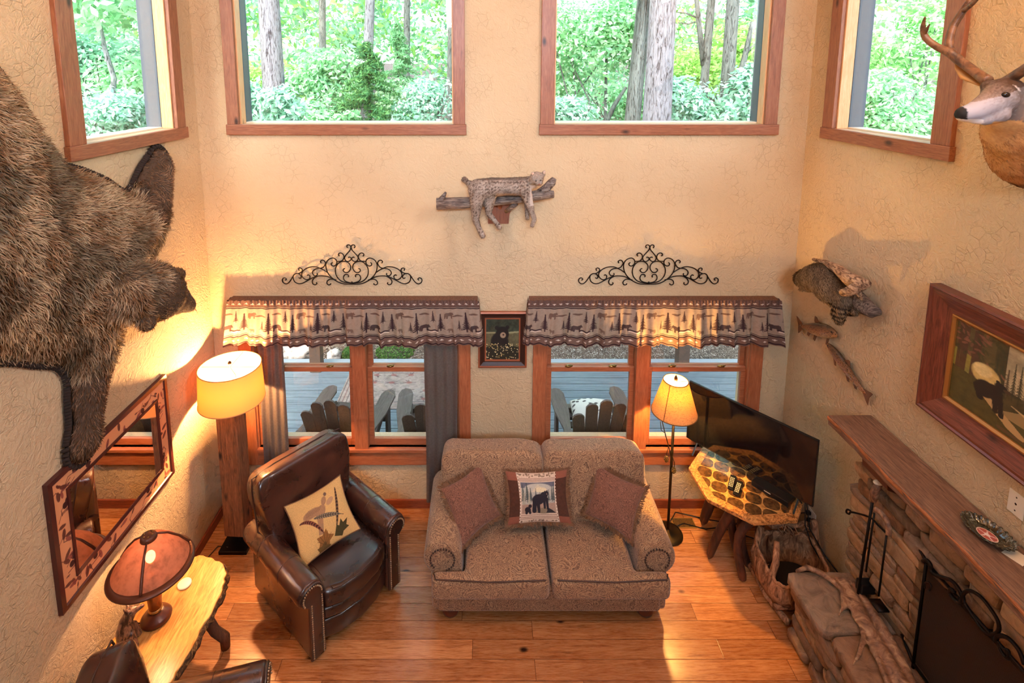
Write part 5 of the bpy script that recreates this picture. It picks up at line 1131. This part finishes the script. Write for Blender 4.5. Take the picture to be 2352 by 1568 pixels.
for cx,lab in ((-1.125,'black wrought iron scrollwork wall art above the left valance'),(1.40,'black wrought iron scrollwork wall art above the right valance')):
    b=MB()
    for s in (-1,1):
        for k,pts in enumerate(SV): b.tube(crom([Vector((cx+s*(x-1040)/2640,WY-.018-.004*(k%2),2.135+(905-y)/2542)) for x,y in pts],5),.0047,6)
    b.ball((cx,WY-.03,2.15),(.01,.008,.012),8,6)
    for s in (-1,1): b.tube([(cx+s*.13,WY,2.3),(cx+s*.13,WY-.02,2.3)],.004,6)
    tag(b.build('iron_wall_art',MATS['iron'],smooth=True),lab,'wall art','iron scrolls above the valances')
# screw anchor
b=MB(); b.lathe([(.008,0),(.008,.003),(.003,.004)],10,Matrix.Translation(ony(917,597,WY))@Matrix.Rotation(R(90),4,'X')); tag(b.build('wall_anchor',MATS['white_plastic']),'tiny white screw anchor in the wall right of the left scrollwork','anchor')
# valances
def valcanvas(seed):
    c=Canvas(860,150,(166,146,130)); g=random.Random(seed); D=(66,48,52); M_=(112,88,78)
    c.noise(160,.15,seed); c.poly([(0,0),(1,0),(1,.20),(0,.20)],(124,96,86)); c.poly([(0,.86),(1,.86),(1,1),(0,1)],(112,86,78))
    for y,w in ((.035,.002),(.20,.0022),(.235,.0012),(.83,.002),(.86,.001)): c.line([(0,y),(1,y)],w,(54,38,44))
    for k in range(42):
        for y in (.12,.92):
            x=(k+.5)/42; c.ell(x,y,.0032,.018,(220,202,190)); c.ell(x-.0045,y,.0016,.008,(220,202,190)); c.ell(x+.0045,y,.0016,.008,(220,202,190))
    x=.01
    i=0
    while x<.99:
        k=i%6
        if k==0: c.tree(x,.30,.42,.042,D,.95,9,i)
        elif k==1: c.bear(x,.38,.036,D,1 if g.random()<.5 else -1,.9); c.ell(x,.70,.018,.02,M_)
        elif k==2: c.tree(x,.52,.24,.024,D,.9,7,i); c.line([(x-.02,.34),(x+.02,.34)],.0025,D); c.line([(x-.018,.31),(x+.018,.31)],.002,(226,208,190))
        elif k==3: c.tree(x,.33,.36,.036,D,.95,9,i)
        elif k==4: c.bear(x,.66,.034,M_,1,.95); c.bear(x,.33,.022,M_,-1,.8)
        else: c.ell(x,.66,.022,.018,M_); c.tree(x+.008,.34,.2,.02,D,.8,6,i)
        x+=.03; i+=1
    return c
def valance(xa,xb,lab,seed):
    V=thing('window_valance',lab,'valance',((xa+xb)/2,WY,2.0)); cx=(xa+xb)/2
    b=MB(); b.box(xa-cx+.01,xb-cx-.01,-.085,0,0,.022); b.build('board',MATS['rustic'],V,bevel=.003)
    g=random.Random(seed); ph=[g.random()*6 for _ in range(6)]
    def fn(u,v):
        # u along incl. returns, v 0 bottom..1 top
        L=(xb-xa); ret=.08; s=u*(L+2*ret); d=1-v
        side0=np.clip(ret-s,0,ret); side1=np.clip(s-(L+ret),0,ret); x=np.clip(s-ret,0,L)+xa-cx
        fold=np.sin(u*95+ph[0]+2*np.sin(u*13+ph[1]))*.5+np.sin(u*57+ph[2]+1.5*np.sin(u*21))*.5+.35*np.sin(u*210+ph[3])
        amp=.004+.026*d**.8; ruf=np.where(v>.88,.005*np.sin(u*520+ph[4])*np.minimum(1,(v-.88)*20),0)
        y=-.098-amp*fold-.012*d+ruf+side0+side1; y=np.minimum(y,-.008)
        xx=x+(u-.5)*.07*d+.012*d*np.cos(u*95+ph[0]); z=.02-.40*d-.005*d*np.sin(u*57+ph[2])-.007*d*np.sin(u*17+ph[5])+.004*(v>.96)*np.sin(u*300+ph[1])
        return xx,y,z
    o=gridmesh('fabric',fn,860,150,valcanvas(seed),None,V,MATS['valance_cloth'])
def clothmat(name,base=None):
    t=NT(name); t.t.nodes.remove(t.b); a=t.n('ShaderNodeAttribute',attribute_name='Col').outputs['Color'] if base is None else t.ramp(t.noise(60,2,.6),[(.3,tuple(x*.8 for x in base)),(.7,base)])
    d=t.n('ShaderNodeBsdfDiffuse'); t.set(d.inputs[0],a); r=t.n('ShaderNodeBsdfTranslucent'); t.set(r.inputs[0],a); mx=t.n('ShaderNodeMixShader',{0:.22,1:d.outputs[0],2:r.outputs[0]}); t.set(t.out.inputs[0],mx.outputs[0]); MATS[name]=t.m
clothmat('valance_cloth'); clothmat('curtain_cloth',rgb(112,98,92))
valance(-2.165,-.045,'gathered cabin-print valance with trees and bears over the left lower window',1)
valance(.375,2.50,'gathered cabin-print valance with trees and bears over the right lower window',9)
def curtain(x0,x1,z0,lab,pinch,seed):
    g=random.Random(seed); cx=(x0+x1)/2; w=x1-x0
    def fn(u,v):
        z=z0+(1.98-z0)*v; k=1-pinch*np.exp(-((v-.28)/.25)**2); x=(u-.5)*w*k; y=-.056-.009*np.sin(u*2*PI*3.5+1.2*np.sin(v*3+seed)); return x,y,z
    T=gridmesh('curtain_panel',fn,70,60,None,None,None,MATS['curtain_cloth']); T.location=(cx,WY,0); tag(T,lab,'curtain','grey curtain panels of the left lower window'); return T
curtain(-1.95,-1.73,.10,'grey-brown curtain panel behind the drum lamp at the left of the left window',.0,1)
curtain(-.52,-.23,.10,'grey curtain panel behind the sofa at the right of the left window',.05,3)
# ================================================================ TAXIDERMY
def vn(p,sc,seed=0):
    """cheap smooth value noise for arrays, -1..1"""
    q=p*sc; return (np.sin(q[:,0]*1.7+seed+1.3*np.sin(q[:,1]*1.3+seed))+np.sin(q[:,1]*2.1+1.1*np.sin(q[:,2]*1.9+seed*2))+np.sin(q[:,2]*1.6+1.7*np.sin(q[:,0]*1.1)))/3
def lerpc(a,b,t): t=np.clip(t,0,1)[:,None]; return a*(1-t)+b*t
C3=lambda *c:np.array(rgb(*c))
# ---- bear skin rug on left wall : outline (Y,Z)
OUT=[(2.40,4.06),(2.55,3.93),(2.66,3.76),(2.78,3.56),(2.90,3.40),(3.05,3.33),(3.22,3.24),(3.36,3.14),(3.44,3.16),(3.53,3.25),(3.64,3.33),(3.73,3.385),(3.82,3.34),(3.855,3.25),(3.83,3.14),(3.80,3.00),(3.74,2.86),(3.62,2.70),(3.45,2.58),(3.26,2.42),(3.17,2.28),(3.08,2.15),(3.0,2.02),(2.95,1.88),(2.93,1.77),(2.87,1.70),(2.79,1.685),(2.72,1.74),(2.71,1.83),(2.75,1.95),(2.76,2.1),(2.77,2.22),(2.72,2.33),(2.59,2.42),(2.46,2.51),(2.30,2.60),(2.1,2.72),(1.85,2.8),(1.62,2.66),(1.45,2.52),(1.32,2.56),(1.34,2.75),(1.42,3.0),(1.30,3.3),(1.18,3.6),(1.12,3.85),(1.26,3.95),(1.42,4.1),(1.38,4.38),(1.5,4.58),(1.66,4.52),(1.82,4.25),(2.1,4.18)]
OUT=[tuple(v)[:2] for v in crom([Vector((y,z,0)) for y,z in OUT+[OUT[0]]],4)][:-1]
def poly_dist(Yg,Zg):
    d=np.full(Yg.shape,9.); ins=np.zeros(Yg.shape,bool); n=len(OUT)
    for i in range(n):
        x0,y0=OUT[i];x1,y1=OUT[(i+1)%n]; ax,ay=x1-x0,y1-y0; t=np.clip(((Yg-x0)*ax+(Zg-y0)*ay)/(ax*ax+ay*ay+1e-12),0,1)
        d=np.minimum(d,np.hypot(Yg-x0-t*ax,Zg-y0-t*ay))
        if y0!=y1: ins^=((y0>Zg)!=(y1>Zg))&(Yg<(x1-x0)*(Zg-y0)/(y1-y0)+x0)
    return np.where(ins,d,-d)
st=.016; ys=np.arange(1.05,3.95,st); zs=np.arange(1.6,4.7,st); Yg,Zg=np.meshgrid(ys,zs); Dg=poly_dist(Yg,Zg)
def skin_h(d): return .035+.19*(1-np.exp(-np.maximum(d,0)/.16))
H_=skin_h(Dg); I=-np.ones(Yg.shape,int); ok=Dg>0; I[ok]=np.arange(ok.sum()); n0=ok.sum()
Vf=np.stack([XL+H_[ok],Yg[ok],Zg[ok]],1); Vb=np.stack([np.full(n0,XL+.012),Yg[ok],Zg[ok]],1)
q=MB(); q.v=[tuple(v) for v in Vf]+[tuple(v) for v in Vb]; edges={}
for j in range(len(zs)-1):
    for i in range(len(ys)-1):
        a,b_,c,d=I[j,i],I[j,i+1],I[j+1,i+1],I[j+1,i]
        if min(a,b_,c,d)>=0:
            q.f+=[(a,b_,c,d),(a+n0,d+n0,c+n0,b_+n0)]
            for e in ((a,b_),(b_,c),(c,d),(d,a)):
                if (e[1],e[0]) in edges: del edges[(e[1],e[0])]
                else: edges[e]=1
for (a,b_) in edges: q.f.append((b_,a,a+n0,b_+n0))
hc=onx(350,668,-2.08); nose=onx(438,702,-1.99); ax=(nose-hc).normalized()
for c,r in ((hc,.178),(hc+Vector((-.07,-.12,.04)),.18),(hc+Vector((.02,.03,-.04)),.16)): q.ball(tuple(c),r,20,14)
mid=hc.lerp(nose,.55)
q.tube([hc,mid],[.16,.10],16); q.ball(tuple(mid),.10,14,10); q.tube([mid,hc.lerp(nose,.97)],[.095,.05],16); q.ball(tuple(hc.lerp(nose,.97)),.045,12,8)
ears=[onx(408,632,-2.02),onx(338,742,-2.02)]
for e in ears: q.tube([hc,e],[.09,.045],12); q.ball(tuple(e),.052,12,8)
o=q.build('bear_skin'); r_=o.modifiers.new('r','REMESH'); r_.mode='VOXEL'; r_.voxel_size=.015; s_=o.modifiers.new('s','SMOOTH'); s_.factor=.5; s_.iterations=5
t=NT('bear_hide'); t.P(rgb(78,58,42),.9); MATS['bearhide']=t.m
BR=baked(o,'bear_rug',None,t.m); tag(BR,'large grizzled brown bear skin rug with head hanging on the left wall','bear rug')
hcn=np.array(hc); axn=np.array(ax)
def bdist(p):
    iy=np.clip(((p[:,1]-ys[0])/st).astype(int),0,len(ys)-1); iz=np.clip(((p[:,2]-zs[0])/st).astype(int),0,len(zs)-1); return Dg[iz,iy],iy,iz
gy,gx=np.gradient(np.where(Dg>-1,Dg,0)); 
def ishead(p): return (p[:,0]>XL+.16)&(((p-hcn)**2).sum(1)<.36**2)&((p-hcn)@axn>-.06)
def bcomb(p):
    d,iy,iz=bdist(p); g=-np.stack([gx[iz,iy],gy[iz,iy]],1); g/=np.linalg.norm(g,axis=1)[:,None]+1e-6
    w=np.exp(-d/.2)[:,None]; out=np.zeros_like(p); out[:,1:]=g*w*1.2+np.array([.55,-.75]); out[:,0]=.0
    out+=.45*np.stack([vn(p,13,1),vn(p,15,2),vn(p,14,3)],1)
    h=ishead(p); out[h]=-axn*.8+(p[h]-hcn)*2.0; return out
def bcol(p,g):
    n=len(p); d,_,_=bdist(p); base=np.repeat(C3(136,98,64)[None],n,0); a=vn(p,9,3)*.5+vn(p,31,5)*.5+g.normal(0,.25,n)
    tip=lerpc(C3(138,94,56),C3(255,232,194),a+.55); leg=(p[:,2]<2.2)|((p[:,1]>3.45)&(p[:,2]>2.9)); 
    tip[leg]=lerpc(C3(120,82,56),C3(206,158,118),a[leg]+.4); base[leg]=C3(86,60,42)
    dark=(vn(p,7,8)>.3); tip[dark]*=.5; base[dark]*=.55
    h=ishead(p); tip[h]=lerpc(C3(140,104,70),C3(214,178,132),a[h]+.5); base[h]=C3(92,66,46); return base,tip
def bl(p):
    d,_,_=bdist(p); L=np.where(ishead(p),.42,1.); L=np.where((p[:,2]<2.2)|((p[:,1]>3.5)&(p[:,2]>2.95)),.55,L); mz=(p-hcn)@axn>.14; return np.where(mz&ishead(p),.22,L)
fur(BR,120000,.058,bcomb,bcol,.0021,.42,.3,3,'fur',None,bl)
b=MB(); b.ball(tuple(nose),(.026,.024,.02),12,8); b.build('nose',flat('wet_black',rgb(28,20,18),.25),BR,smooth=True)
for e in ears: b=MB(); b.ball(tuple(e+Vector((.012,-.02,0))),(.026,.02,.03),10,8); b.build('ear',flat('ear_dark',rgb(52,36,26),.9),BR,smooth=True)
b=MB(); n=len(OUT); g=random.Random(3)
tot=0
for i in range(n):
    a=Vector((0,*OUT[i])); c=Vector((0,*OUT[(i+1)%n])); L=(c-a).length; k=max(1,round(L/.02))
    for j in range(k):
        p=a.lerp(c,j/k); nrm=Vector((0,(c-a).z,-(c-a).y)).normalized(); 
        if poly_dist(np.array([p.y+nrm.y*.02]),np.array([p.z+nrm.z*.02]))[0]>0: nrm=-nrm
        p=p+nrm*.012; b.tube([(XL+.012,p.y-nrm.y*.02,p.z-nrm.z*.02),(XL+.03,p.y+nrm.y*.006,p.z+nrm.z*.006),(XL+.012,p.y+nrm.y*.02,p.z+nrm.z*.02)],[.012,.013,.009],6)
b.build('felt_border',flat('felt',rgb(44,30,24),.95),BR,smooth=True)
# ---- bobcat on driftwood
Yb=4.13
B=lambda x,y,Y=Yb:tuple(ony(x,y,Y))
t=NT('driftwood'); n=t.noise(8,5,.65,1.,t.map((1.2,9,9))); t.P(t.ramp(n,[(.36,rgb(62,52,50)),(.5,rgb(116,100,92)),(.66,rgb(160,146,134))]),.85); t.bump(n,.8,.02); MATS['driftwood']=t.m
DW=thing('driftwood_perch','weathered grey driftwood branch on a wood bracket below the upper windows','driftwood',B(1150,460,4.25)); oD=Vector(DW.location)
l=lambda x,y,Y:ony(x,y,Y)-oD
b=MB(); b.tube([l(1003,468,4.2),l(1060,466,4.2),l(1130,462,4.2),l(1200,455,4.2),l(1240,447,4.2),l(1272,446,4.2)],[.050,.048,.04,.038,.045,.03],14); b.build('branch',MATS['driftwood'],DW,smooth=True)
b=MB(); b.tube([l(1238,446,4.2),l(1255,432,4.2),l(1268,418,4.2),l(1273,409,4.2)],[.04,.036,.034,.02],10); b.build('fork',MATS['driftwood'],DW,smooth=True)
b=MB(); b.tube([l(1010,463,4.19),l(1018,452,4.18),l(1024,441,4.18)],[.03,.02,.008],8); b.build('stub',MATS['driftwood'],DW,smooth=True)
wood('bracket',rgb(96,52,36),rgb(140,84,60),None,2,knots=False)
b=MB(); c=[ony(x,y,WY)-oD for x,y in ((1121,512),(1168,512),(1170,490),(1180,470),(1120,470),(1121,490))]; b.prism([(p.x,p.z) for p in c],WY-oD.y-.022,WY-oD.y,Matrix(((1,0,0,0),(0,0,1,0),(0,1,0,0),(0,0,0,1)))); b.tube([(c[0].x+.1,WY-oD.y-.01,c[4].z-.02),l(1145,462,4.22)],.02,8); b.build('bracket',MATS['bracket'],DW)
b=MB(); b.tube([l(1186,466,4.2),l(1172,478,4.22),l(1163,485,4.3)],[.022,.02,.018],8); b.build('brace',MATS['driftwood'],DW,smooth=True)
pr=[('c',[B(1100,436),B(1130,430),B(1165,428),B(1198,428),B(1222,418,4.12)],[.088,.078,.07,.076,.05]),
('c',[B(1096,448,4.1),B(1094,475,4.09),B(1092,503,4.09),B(1101,525,4.08),B(1109,541,4.06)],[.062,.046,.028,.02,.022]),
('c',[B(1128,445,4.13),B(1124,470,4.12),B(1122,489,4.13),B(1137,507,4.12),B(1148,522,4.1)],[.05,.038,.024,.018,.02]),
('c',[B(1206,436,4.08),B(1214,462,4.07),B(1221,486,4.07),B(1228,502,4.06),B(1223,517,4.05)],[.052,.036,.024,.018,.018]),
('c',[B(1208,440,4.16),B(1212,470,4.14),B(1212,500,4.12)],[.035,.025,.018]),
('c',[B(1082,424,4.14),B(1073,418,4.14),B(1067,412,4.13)],[.03,.02,.024]),
('e',B(1233,409,4.06),(.055,.052,.05)),('e',B(1238,420,4.03),(.03,.03,.022)),('e',B(1222,417,4.06),(.03,.02,.024)),
('c',[B(1226,401,4.08),B(1223,396,4.07)],[.02,.008]),('c',[B(1247,400,4.08),B(1252,391,4.07)],[.02,.006])]
CAT=blob('bobcat',pr,.008,4,None,MATS['hide']); tag(CAT,'spotted grey-brown bobcat mount draped asleep over the driftwood perch','bobcat')
def catcol(p,g):
    n=len(p); a=vn(p,30,1)*.35+g.normal(0,.25,n); base=np.repeat(C3(132,112,98)[None],n,0); tip=lerpc(C3(140,122,108),C3(206,186,168),a+.45)
    spots=(vn(p,150,4)>.34)&(p[:,0]<ony(1222,0,4.06)[0]); tip[spots]=C3(96,76,64); base[spots]=C3(76,58,48); 
    back=p[:,2]>ony(0,412,Yb)[2]; bk=back&(p[:,0]<ony(1215,0,Yb)[0]); tip[bk]=lerpc(C3(96,80,70),C3(150,132,118),a[bk]+.5)
    bel=(p[:,2]<ony(0,440,Yb)[2])&(p[:,2]>ony(0,462,Yb)[2])&(p[:,0]>ony(1140,0,Yb)[0])&(p[:,0]<ony(1190,0,Yb)[0]); tip[bel]=lerpc(C3(170,130,96),C3(212,176,140),a[bel]+.5)
    ch=(p[:,0]>ony(1222,0,4.08)[0])&(p[:,2]<ony(0,425,4.08)[2]); tip[ch&(p[:,2]>ony(0,470,4.08)[2])]=C3(226,208,194)
    return base,tip
setcol(CAT.data,catcol(verts(CAT.data),np.random.default_rng(2))[1]*.8)
fur(CAT,30000,.016,lambda p:np.stack([-.8+0*p[:,0],-.1+0*p[:,0],-.7+0*p[:,0]],1)+.2*np.stack([vn(p,20,1)]*3,1),catcol,.0011,.35,.25,5)
hd=Vector(B(1233,409,4.06))
for dx,dz in ((-.012,-.012),(.024,-.006)): b=MB(); b.ball(tuple(hd+Vector((dx,-.052,dz))),(.008,.005,.003),8,6); b.build('eye',MATS['wet_black'],CAT,smooth=True)
b=MB(); b.ball(B(1239,423,3.995),(.009,.007,.006),8,6); b.build('nose',flat('nose_pink',rgb(150,96,84),.5),CAT,smooth=True)
for c in (B(1224,399,4.04),B(1250,396,4.05)): b=MB(); b.ball(c,(.011,.006,.013),8,6); b.build('ear',flat('ear_pale',rgb(196,166,146),.9),CAT,smooth=True)
# ---- raccoon on driftwood, right wall
Rw=lambda x,y,X=2.52:tuple(onx(1780+x/3.73,530+y/3.73,X))
pr=[('c',[Rw(285,420,2.5),Rw(390,400,2.5),Rw(480,500,2.5),Rw(570,590,2.5),Rw(640,650,2.53)],[.085,.105,.105,.08,.055]),('c',[Rw(285,420,2.5),Rw(235,415,2.47)],[.075,.06]),('c',[Rw(230,400,2.46),Rw(190,385,2.44)],[.045,.02]),
('c',[Rw(250,460,2.45),Rw(230,490,2.44),Rw(218,500,2.44)],[.035,.016,.01]),('c',[Rw(555,600,2.48),Rw(548,660,2.46),Rw(545,720,2.46),Rw(545,760,2.46)],[.045,.042,.04,.03]),('c',[Rw(640,650,2.52),Rw(690,700,2.5)],[.03,.018])]
RC=blob('raccoon',pr,.009,4,None,MATS['hide']); tag(RC,'dark grey raccoon mount with ringed tail clinging to pale driftwood on the right wall','raccoon'); setcol(RC.data,np.array([rgb(70,58,46)]*len(RC.data.vertices)))
tz0=Rw(548,620,2.47)[2]; tz1=Rw(545,780,2.46)[2]; ty=Rw(548,660,2.46)[1]
def rcol(p,g):
    n=len(p); a=vn(p,25,1)*.3+g.normal(0,.25,n); base=np.repeat(C3(104,84,64)[None],n,0); tip=lerpc(C3(124,102,80),C3(232,206,172),a+.4)
    tail=(p[:,2]<tz0+.0)&(abs(p[:,1]-ty)<.08); f=(tz0-p[:,2])/(tz0-tz1+1e-6); ring=(np.sin(f*2*PI*4.2)>0); tip[tail&ring]=C3(40,28,20); base[tail&ring]=C3(30,22,18); tip[tail&~ring]=C3(206,170,126); base[tail&~ring]=C3(170,136,98)
    hdm=p[:,1]>Rw(285,420,2.5)[1]+.03; tip[hdm]=C3(58,46,36); return base,tip
fur(RC,26000,.028,lambda p:np.stack([-.1+0*p[:,0],-.75+0*p[:,0],-.65+0*p[:,0]],1)+.2*np.stack([vn(p,15,1)]*3,1),rcol,.0014,.4,.25,6)
t=NT('driftwood_pale'); n=t.noise(9,5,.65,1.,t.map((6,1.6,6),rot=(R(35),0,0))); t.P(t.ramp(n,[(.38,rgb(92,66,50)),(.52,rgb(176,142,112)),(.66,rgb(216,186,154))]),.85); t.bump(n,.8,.02); MATS['driftpale']=t.m
DP=thing('driftwood_mount','pale forked driftwood on a dark bark backing holding the raccoon','driftwood',Rw(640,450,2.56)); oP=Vector(DP.location); rl=lambda x,y,X=2.5:Vector(Rw(x,y,X))-oP
b=MB(); b.tube([rl(330,245,2.56),rl(430,275,2.54),rl(540,330,2.52),rl(650,420,2.48),rl(740,450,2.46),rl(800,450,2.46)],[.012,.024,.036,.05,.04,.022],12); b.build('branch',MATS['driftpale'],DP,smooth=True)
b=MB(); b.tube([rl(760,455,2.46),rl(690,490,2.42),rl(620,525,2.40),rl(575,530,2.40)],[.035,.034,.03,.022],12); b.build('fork',MATS['driftpale'],DP,smooth=True)
b=MB(); b.tube([rl(700,500,2.46),rl(745,590,2.5)],[.026,.008],10); b.build('stub',MATS['driftpale'],DP,smooth=True)
b=MB(); b.tube([rl(700,560,2.6),rl(760,640,2.56),rl(840,690,2.56),rl(905,695,2.6)],[.05,.06,.045,.02],12); b.build('bark_backing',MATS['driftwood'],DP,smooth=True)
# ---- trout
t=NT('trout'); v=t.co(); vo=t.n('ShaderNodeTexVoronoi',{'Vector':v,'Scale':90}); sp=t.ramp(vo.outputs['Distance'],[(.22,(0,0,0)),(.34,(1,1,1))]); s=t.n('ShaderNodeSeparateXYZ',{'Vector':v}); g_=t.ramp(t.math('ADD',.5,t.math('MULTIPLY',s.outputs[2],9.)),[(.1,rgb(196,150,100)),(.5,rgb(150,102,66)),(.9,rgb(78,56,38))]); t.P(t.mix(sp,rgb(50,32,24),g_),.25,Coat_Weight=.5); MATS['trout']=t.m
flat('fin',rgb(110,72,46),.4)
def fish(head,tail,up,lab,h=.052):
    head,tail=Vector(head),Vector(tail); L=(head-tail).length; ax=(head-tail).normalized(); nrm=Vector((-1,0,0)); upv=nrm.cross(ax); upv=upv if upv.z*up>0 else -upv
    M=Matrix((ax,upv.cross(ax),upv)).transposed().to_4x4(); c=(head+tail)/2; F_=thing('mounted_trout',lab,'fish',tuple(c)); F_.rotation_euler=M.to_euler()
    b=MB(); prof=[(-.5,.004),(-.40,.018),(-.36,.020),(-.2,.036),(0,.050),(.18,.052),(.32,.046),(.42,.034),(.48,.018),(.5,.004)]; sc=h/.052
    for x,r in prof: b.v+=[(x*L,r*.55*math.cos(a*PI/8)*sc,r*math.sin(a*PI/8)*sc+.006*math.sin(x*7)) for a in range(16)]
    b.f=[(j*16+k,j*16+(k+1)%16,(j+1)*16+(k+1)%16,(j+1)*16+k) for j in range(len(prof)-1) for k in range(16)]+[tuple(range(16))[::-1],tuple(range(144,160))]
    b.build('body',MATS['trout'],F_,smooth=True,sub=1)
    MM=Matrix(((1,0,0,0),(0,0,1,0),(0,1,0,0),(0,0,0,1)))
    def fin(nm,pts): b=MB(); b.prism([(x*L,z*sc) for x,z in pts],-.002,.002,MM); b.build(nm,MATS['fin'],F_,bevel=.001)
    fin('tail_fin',[(-.40,-.018),(-.40,.018),(-.52,.055),(-.56,.062),(-.53,.0),(-.56,-.062),(-.52,-.055)])
    fin('dorsal_fin',[(-.04,.045),(.08,.048),(.02,.085),(-.02,.09),(-.05,.06)]); fin('pelvic_fin',[(-.10,-.04),(-.02,-.045),(-.10,-.085),(-.14,-.075)]); fin('pectoral_fin',[(.24,-.035),(.30,-.035),(.22,-.09),(.18,-.085)]); fin('anal_fin',[(-.26,-.02),(-.18,-.032),(-.26,-.065),(-.30,-.055)])
    b=MB(); b.ball((.43*L,-.016*sc,.010*sc),(.006,.004,.006),8,6); b.ball((.43*L,.016*sc,.010*sc),(.006,.004,.006),8,6); b.build('eye',MATS['wet_black'],F_,smooth=True); return F_
fish(onx(1923,768,2.615),onx(1836,746,2.615),1,'brown mounted trout pointing right just below the raccoon',.058); fish(onx(1899,788,2.615),onx(1993,910,2.615),1,'slim mounted trout hanging steeply head up above the mantel shelf end',.045)
# ---- deer shoulder mount
Dx=lambda x,y,X:tuple(onx(x,y,X))
pr=[('c',[Dx(2214,262,2.115),Dx(2238,256,2.16),Dx(2270,240,2.22),Dx(2296,226,2.28)],[.035,.042,.054,.070]),('c',[Dx(2218,272,2.13),Dx(2262,276,2.20),Dx(2296,262,2.26)],[.018,.024,.04]),('e',Dx(2300,214,2.32),(.07,.066,.065)),
('c',[Dx(2306,222,2.33),Dx(2330,262,2.40),Dx(2352,300,2.48),Dx(2390,340,2.60)],[.085,.115,.155,.20]),('c',[Dx(2300,262,2.36),Dx(2330,320,2.46),Dx(2352,360,2.58)],[.06,.09,.12]),('e',Dx(2278,198,2.30),(.035,.05,.03))]
DE=blob('deer_mount',pr,.008,5,None,MATS['hide']); tag(DE,'brown buck deer shoulder mount with antlers at the upper right, facing left','deer head')
n_=np.array(Dx(2204,263,2.10)); e_=np.array(Dx(2310,218,2.30))
def dcol(p,g=None,n=None):
    n=len(p); g=g or np.random.default_rng(1); f=np.clip((p[:,0]-2.10)/.55,0,1); a=vn(p,22,2)*.25+g.normal(0,.15,n)
    c=lerpc(C3(166,162,170),C3(112,98,92),(p[:,0]-2.19)*8+a); c=np.where((p[:,0]>2.34)[:,None],lerpc(C3(138,116,104),C3(122,78,48),(3.74-p[:,2])*5+a),c)
    top=(p[:,2]>3.80+(p[:,0]-2.2)*.35)&(p[:,0]<2.36); c=np.where(top[:,None],lerpc(C3(140,122,112),C3(72,50,38),(p[:,0]-2.22)*9+a+.3),c)
    thr=(p[:,2]<3.70)&(p[:,0]>2.22)&(p[:,0]<2.5); c=np.where(thr[:,None],lerpc(C3(208,158,100),C3(170,112,66),(p[:,0]-2.3)*5+a),c)
    nz=(np.linalg.norm(p-n_,axis=1)<.036); c=np.where(nz[:,None],C3(26,20,20),c); ch=(p[:,0]<2.18)&(p[:,2]<3.708); c=np.where(ch[:,None],C3(232,226,222),c)
    d=np.linalg.norm(p-e_,axis=1); c=np.where((d<.05)[:,None],lerpc(C3(96,78,70),C3(200,190,186),(d-.02)*30),c); return c
setcol(DE.data,dcol(verts(DE.data)))
fur(DE,26000,.012,lambda p:np.stack([.9+0*p[:,0],-.1+0*p[:,0],-.45+0*p[:,0]],1),lambda p,g:(dcol(p,g)*.75,dcol(p,g)),.0011,.22,.15,7,'fur',None,lambda p:np.where(p[:,0]<2.34,.5,1.6)*np.where(np.linalg.norm(p-n_,axis=1)<.04,.1,1))
cam_=Vector((0,0,3.9)); hit_=DE.ray_cast(cam_,(Vector(e_)-cam_).normalized())
if hit_[0]: e_=np.array(hit_[1])
EYE=-.003
b=MB(); dv=(Vector((0,0,3.9))-Vector(e_)).normalized(); b.ball(tuple(Vector(e_)+dv*EYE),(.018,.012,.013),12,8); b.build('eye',MATS['wet_black'],DE,smooth=True)
b=MB(); b.ball(tuple(Vector(n_)+Vector((.012,.01,-.002))),(.018,.026,.017),12,8); b.build('nose',MATS['wet_black'],DE,smooth=True)
e0,e1,e2=Vector(Dx(2262,198,2.34)),Vector(Dx(2222,178,2.34)),Vector(Dx(2194,143,2.34))
b=MB(); b.tube([e0,e1,e1.lerp(e2,.6),e2],[.018,.036,.026,.004],12,flatten=.4); b.build('ear',flat('deer_ear',rgb(190,140,84),.85),DE,smooth=True)
def antl(pts,r): b=MB(); b.tube(crom([Vector(p) for p in pts]),list(np.interp(np.linspace(0,1,(len(pts)-1)*5+1),np.linspace(0,1,len(r)),r)),10); return b
t=NT('antler_brown'); n=t.noise(14,4,.6,1.5); t.P(t.ramp(n,[(.35,rgb(74,48,34)),(.6,rgb(132,92,64))]),.45); t.bump(n,.4,.01); MATS['antlerb']=t.m
b=antl([Dx(2268,186,2.33),Dx(2240,166,2.33),Dx(2205,140,2.32),Dx(2180,120,2.30),Dx(2150,106,2.27),Dx(2126,86,2.24),Dx(2120,62,2.22),Dx(2125,38,2.20)],[.026,.022,.022,.022,.017,.016,.012,.003]); A1=b.build('antler',MATS['antlerb'],DE,smooth=True)
b=antl([Dx(2122,80,2.235),Dx(2128,68,2.22),Dx(2136,55,2.20)],[.012,.008,.002]); b.build('tine',MATS['antlerb'],A1,smooth=True)
b=antl([Dx(2183,122,2.31),Dx(2180,95,2.32),Dx(2190,60,2.34),Dx(2210,28,2.36),Dx(2228,0,2.38)],[.022,.018,.017,.016,.013]); b.build('tine',MATS['antlerb'],A1,smooth=True)
b=antl([Dx(2212,26,2.36),Dx(2228,14,2.35),Dx(2246,-4,2.34),Dx(2262,-25,2.33)],[.013,.010,.008,.002]); b.build('tine',MATS['antlerb'],A1,smooth=True)
b=antl([Dx(2228,0,2.38),Dx(2236,-30,2.4),Dx(2250,-60,2.42)],[.013,.009,.002]); b.build('tine',MATS['antlerb'],A1,smooth=True)
b=antl([Dx(2312,188,2.34),Dx(2335,172,2.34),Dx(2360,155,2.34),Dx(2390,130,2.32),Dx(2410,90,2.28),Dx(2405,50,2.25)],[.026,.022,.021,.018,.014,.003]); b.build('antler',MATS['antlerb'],DE,smooth=True)
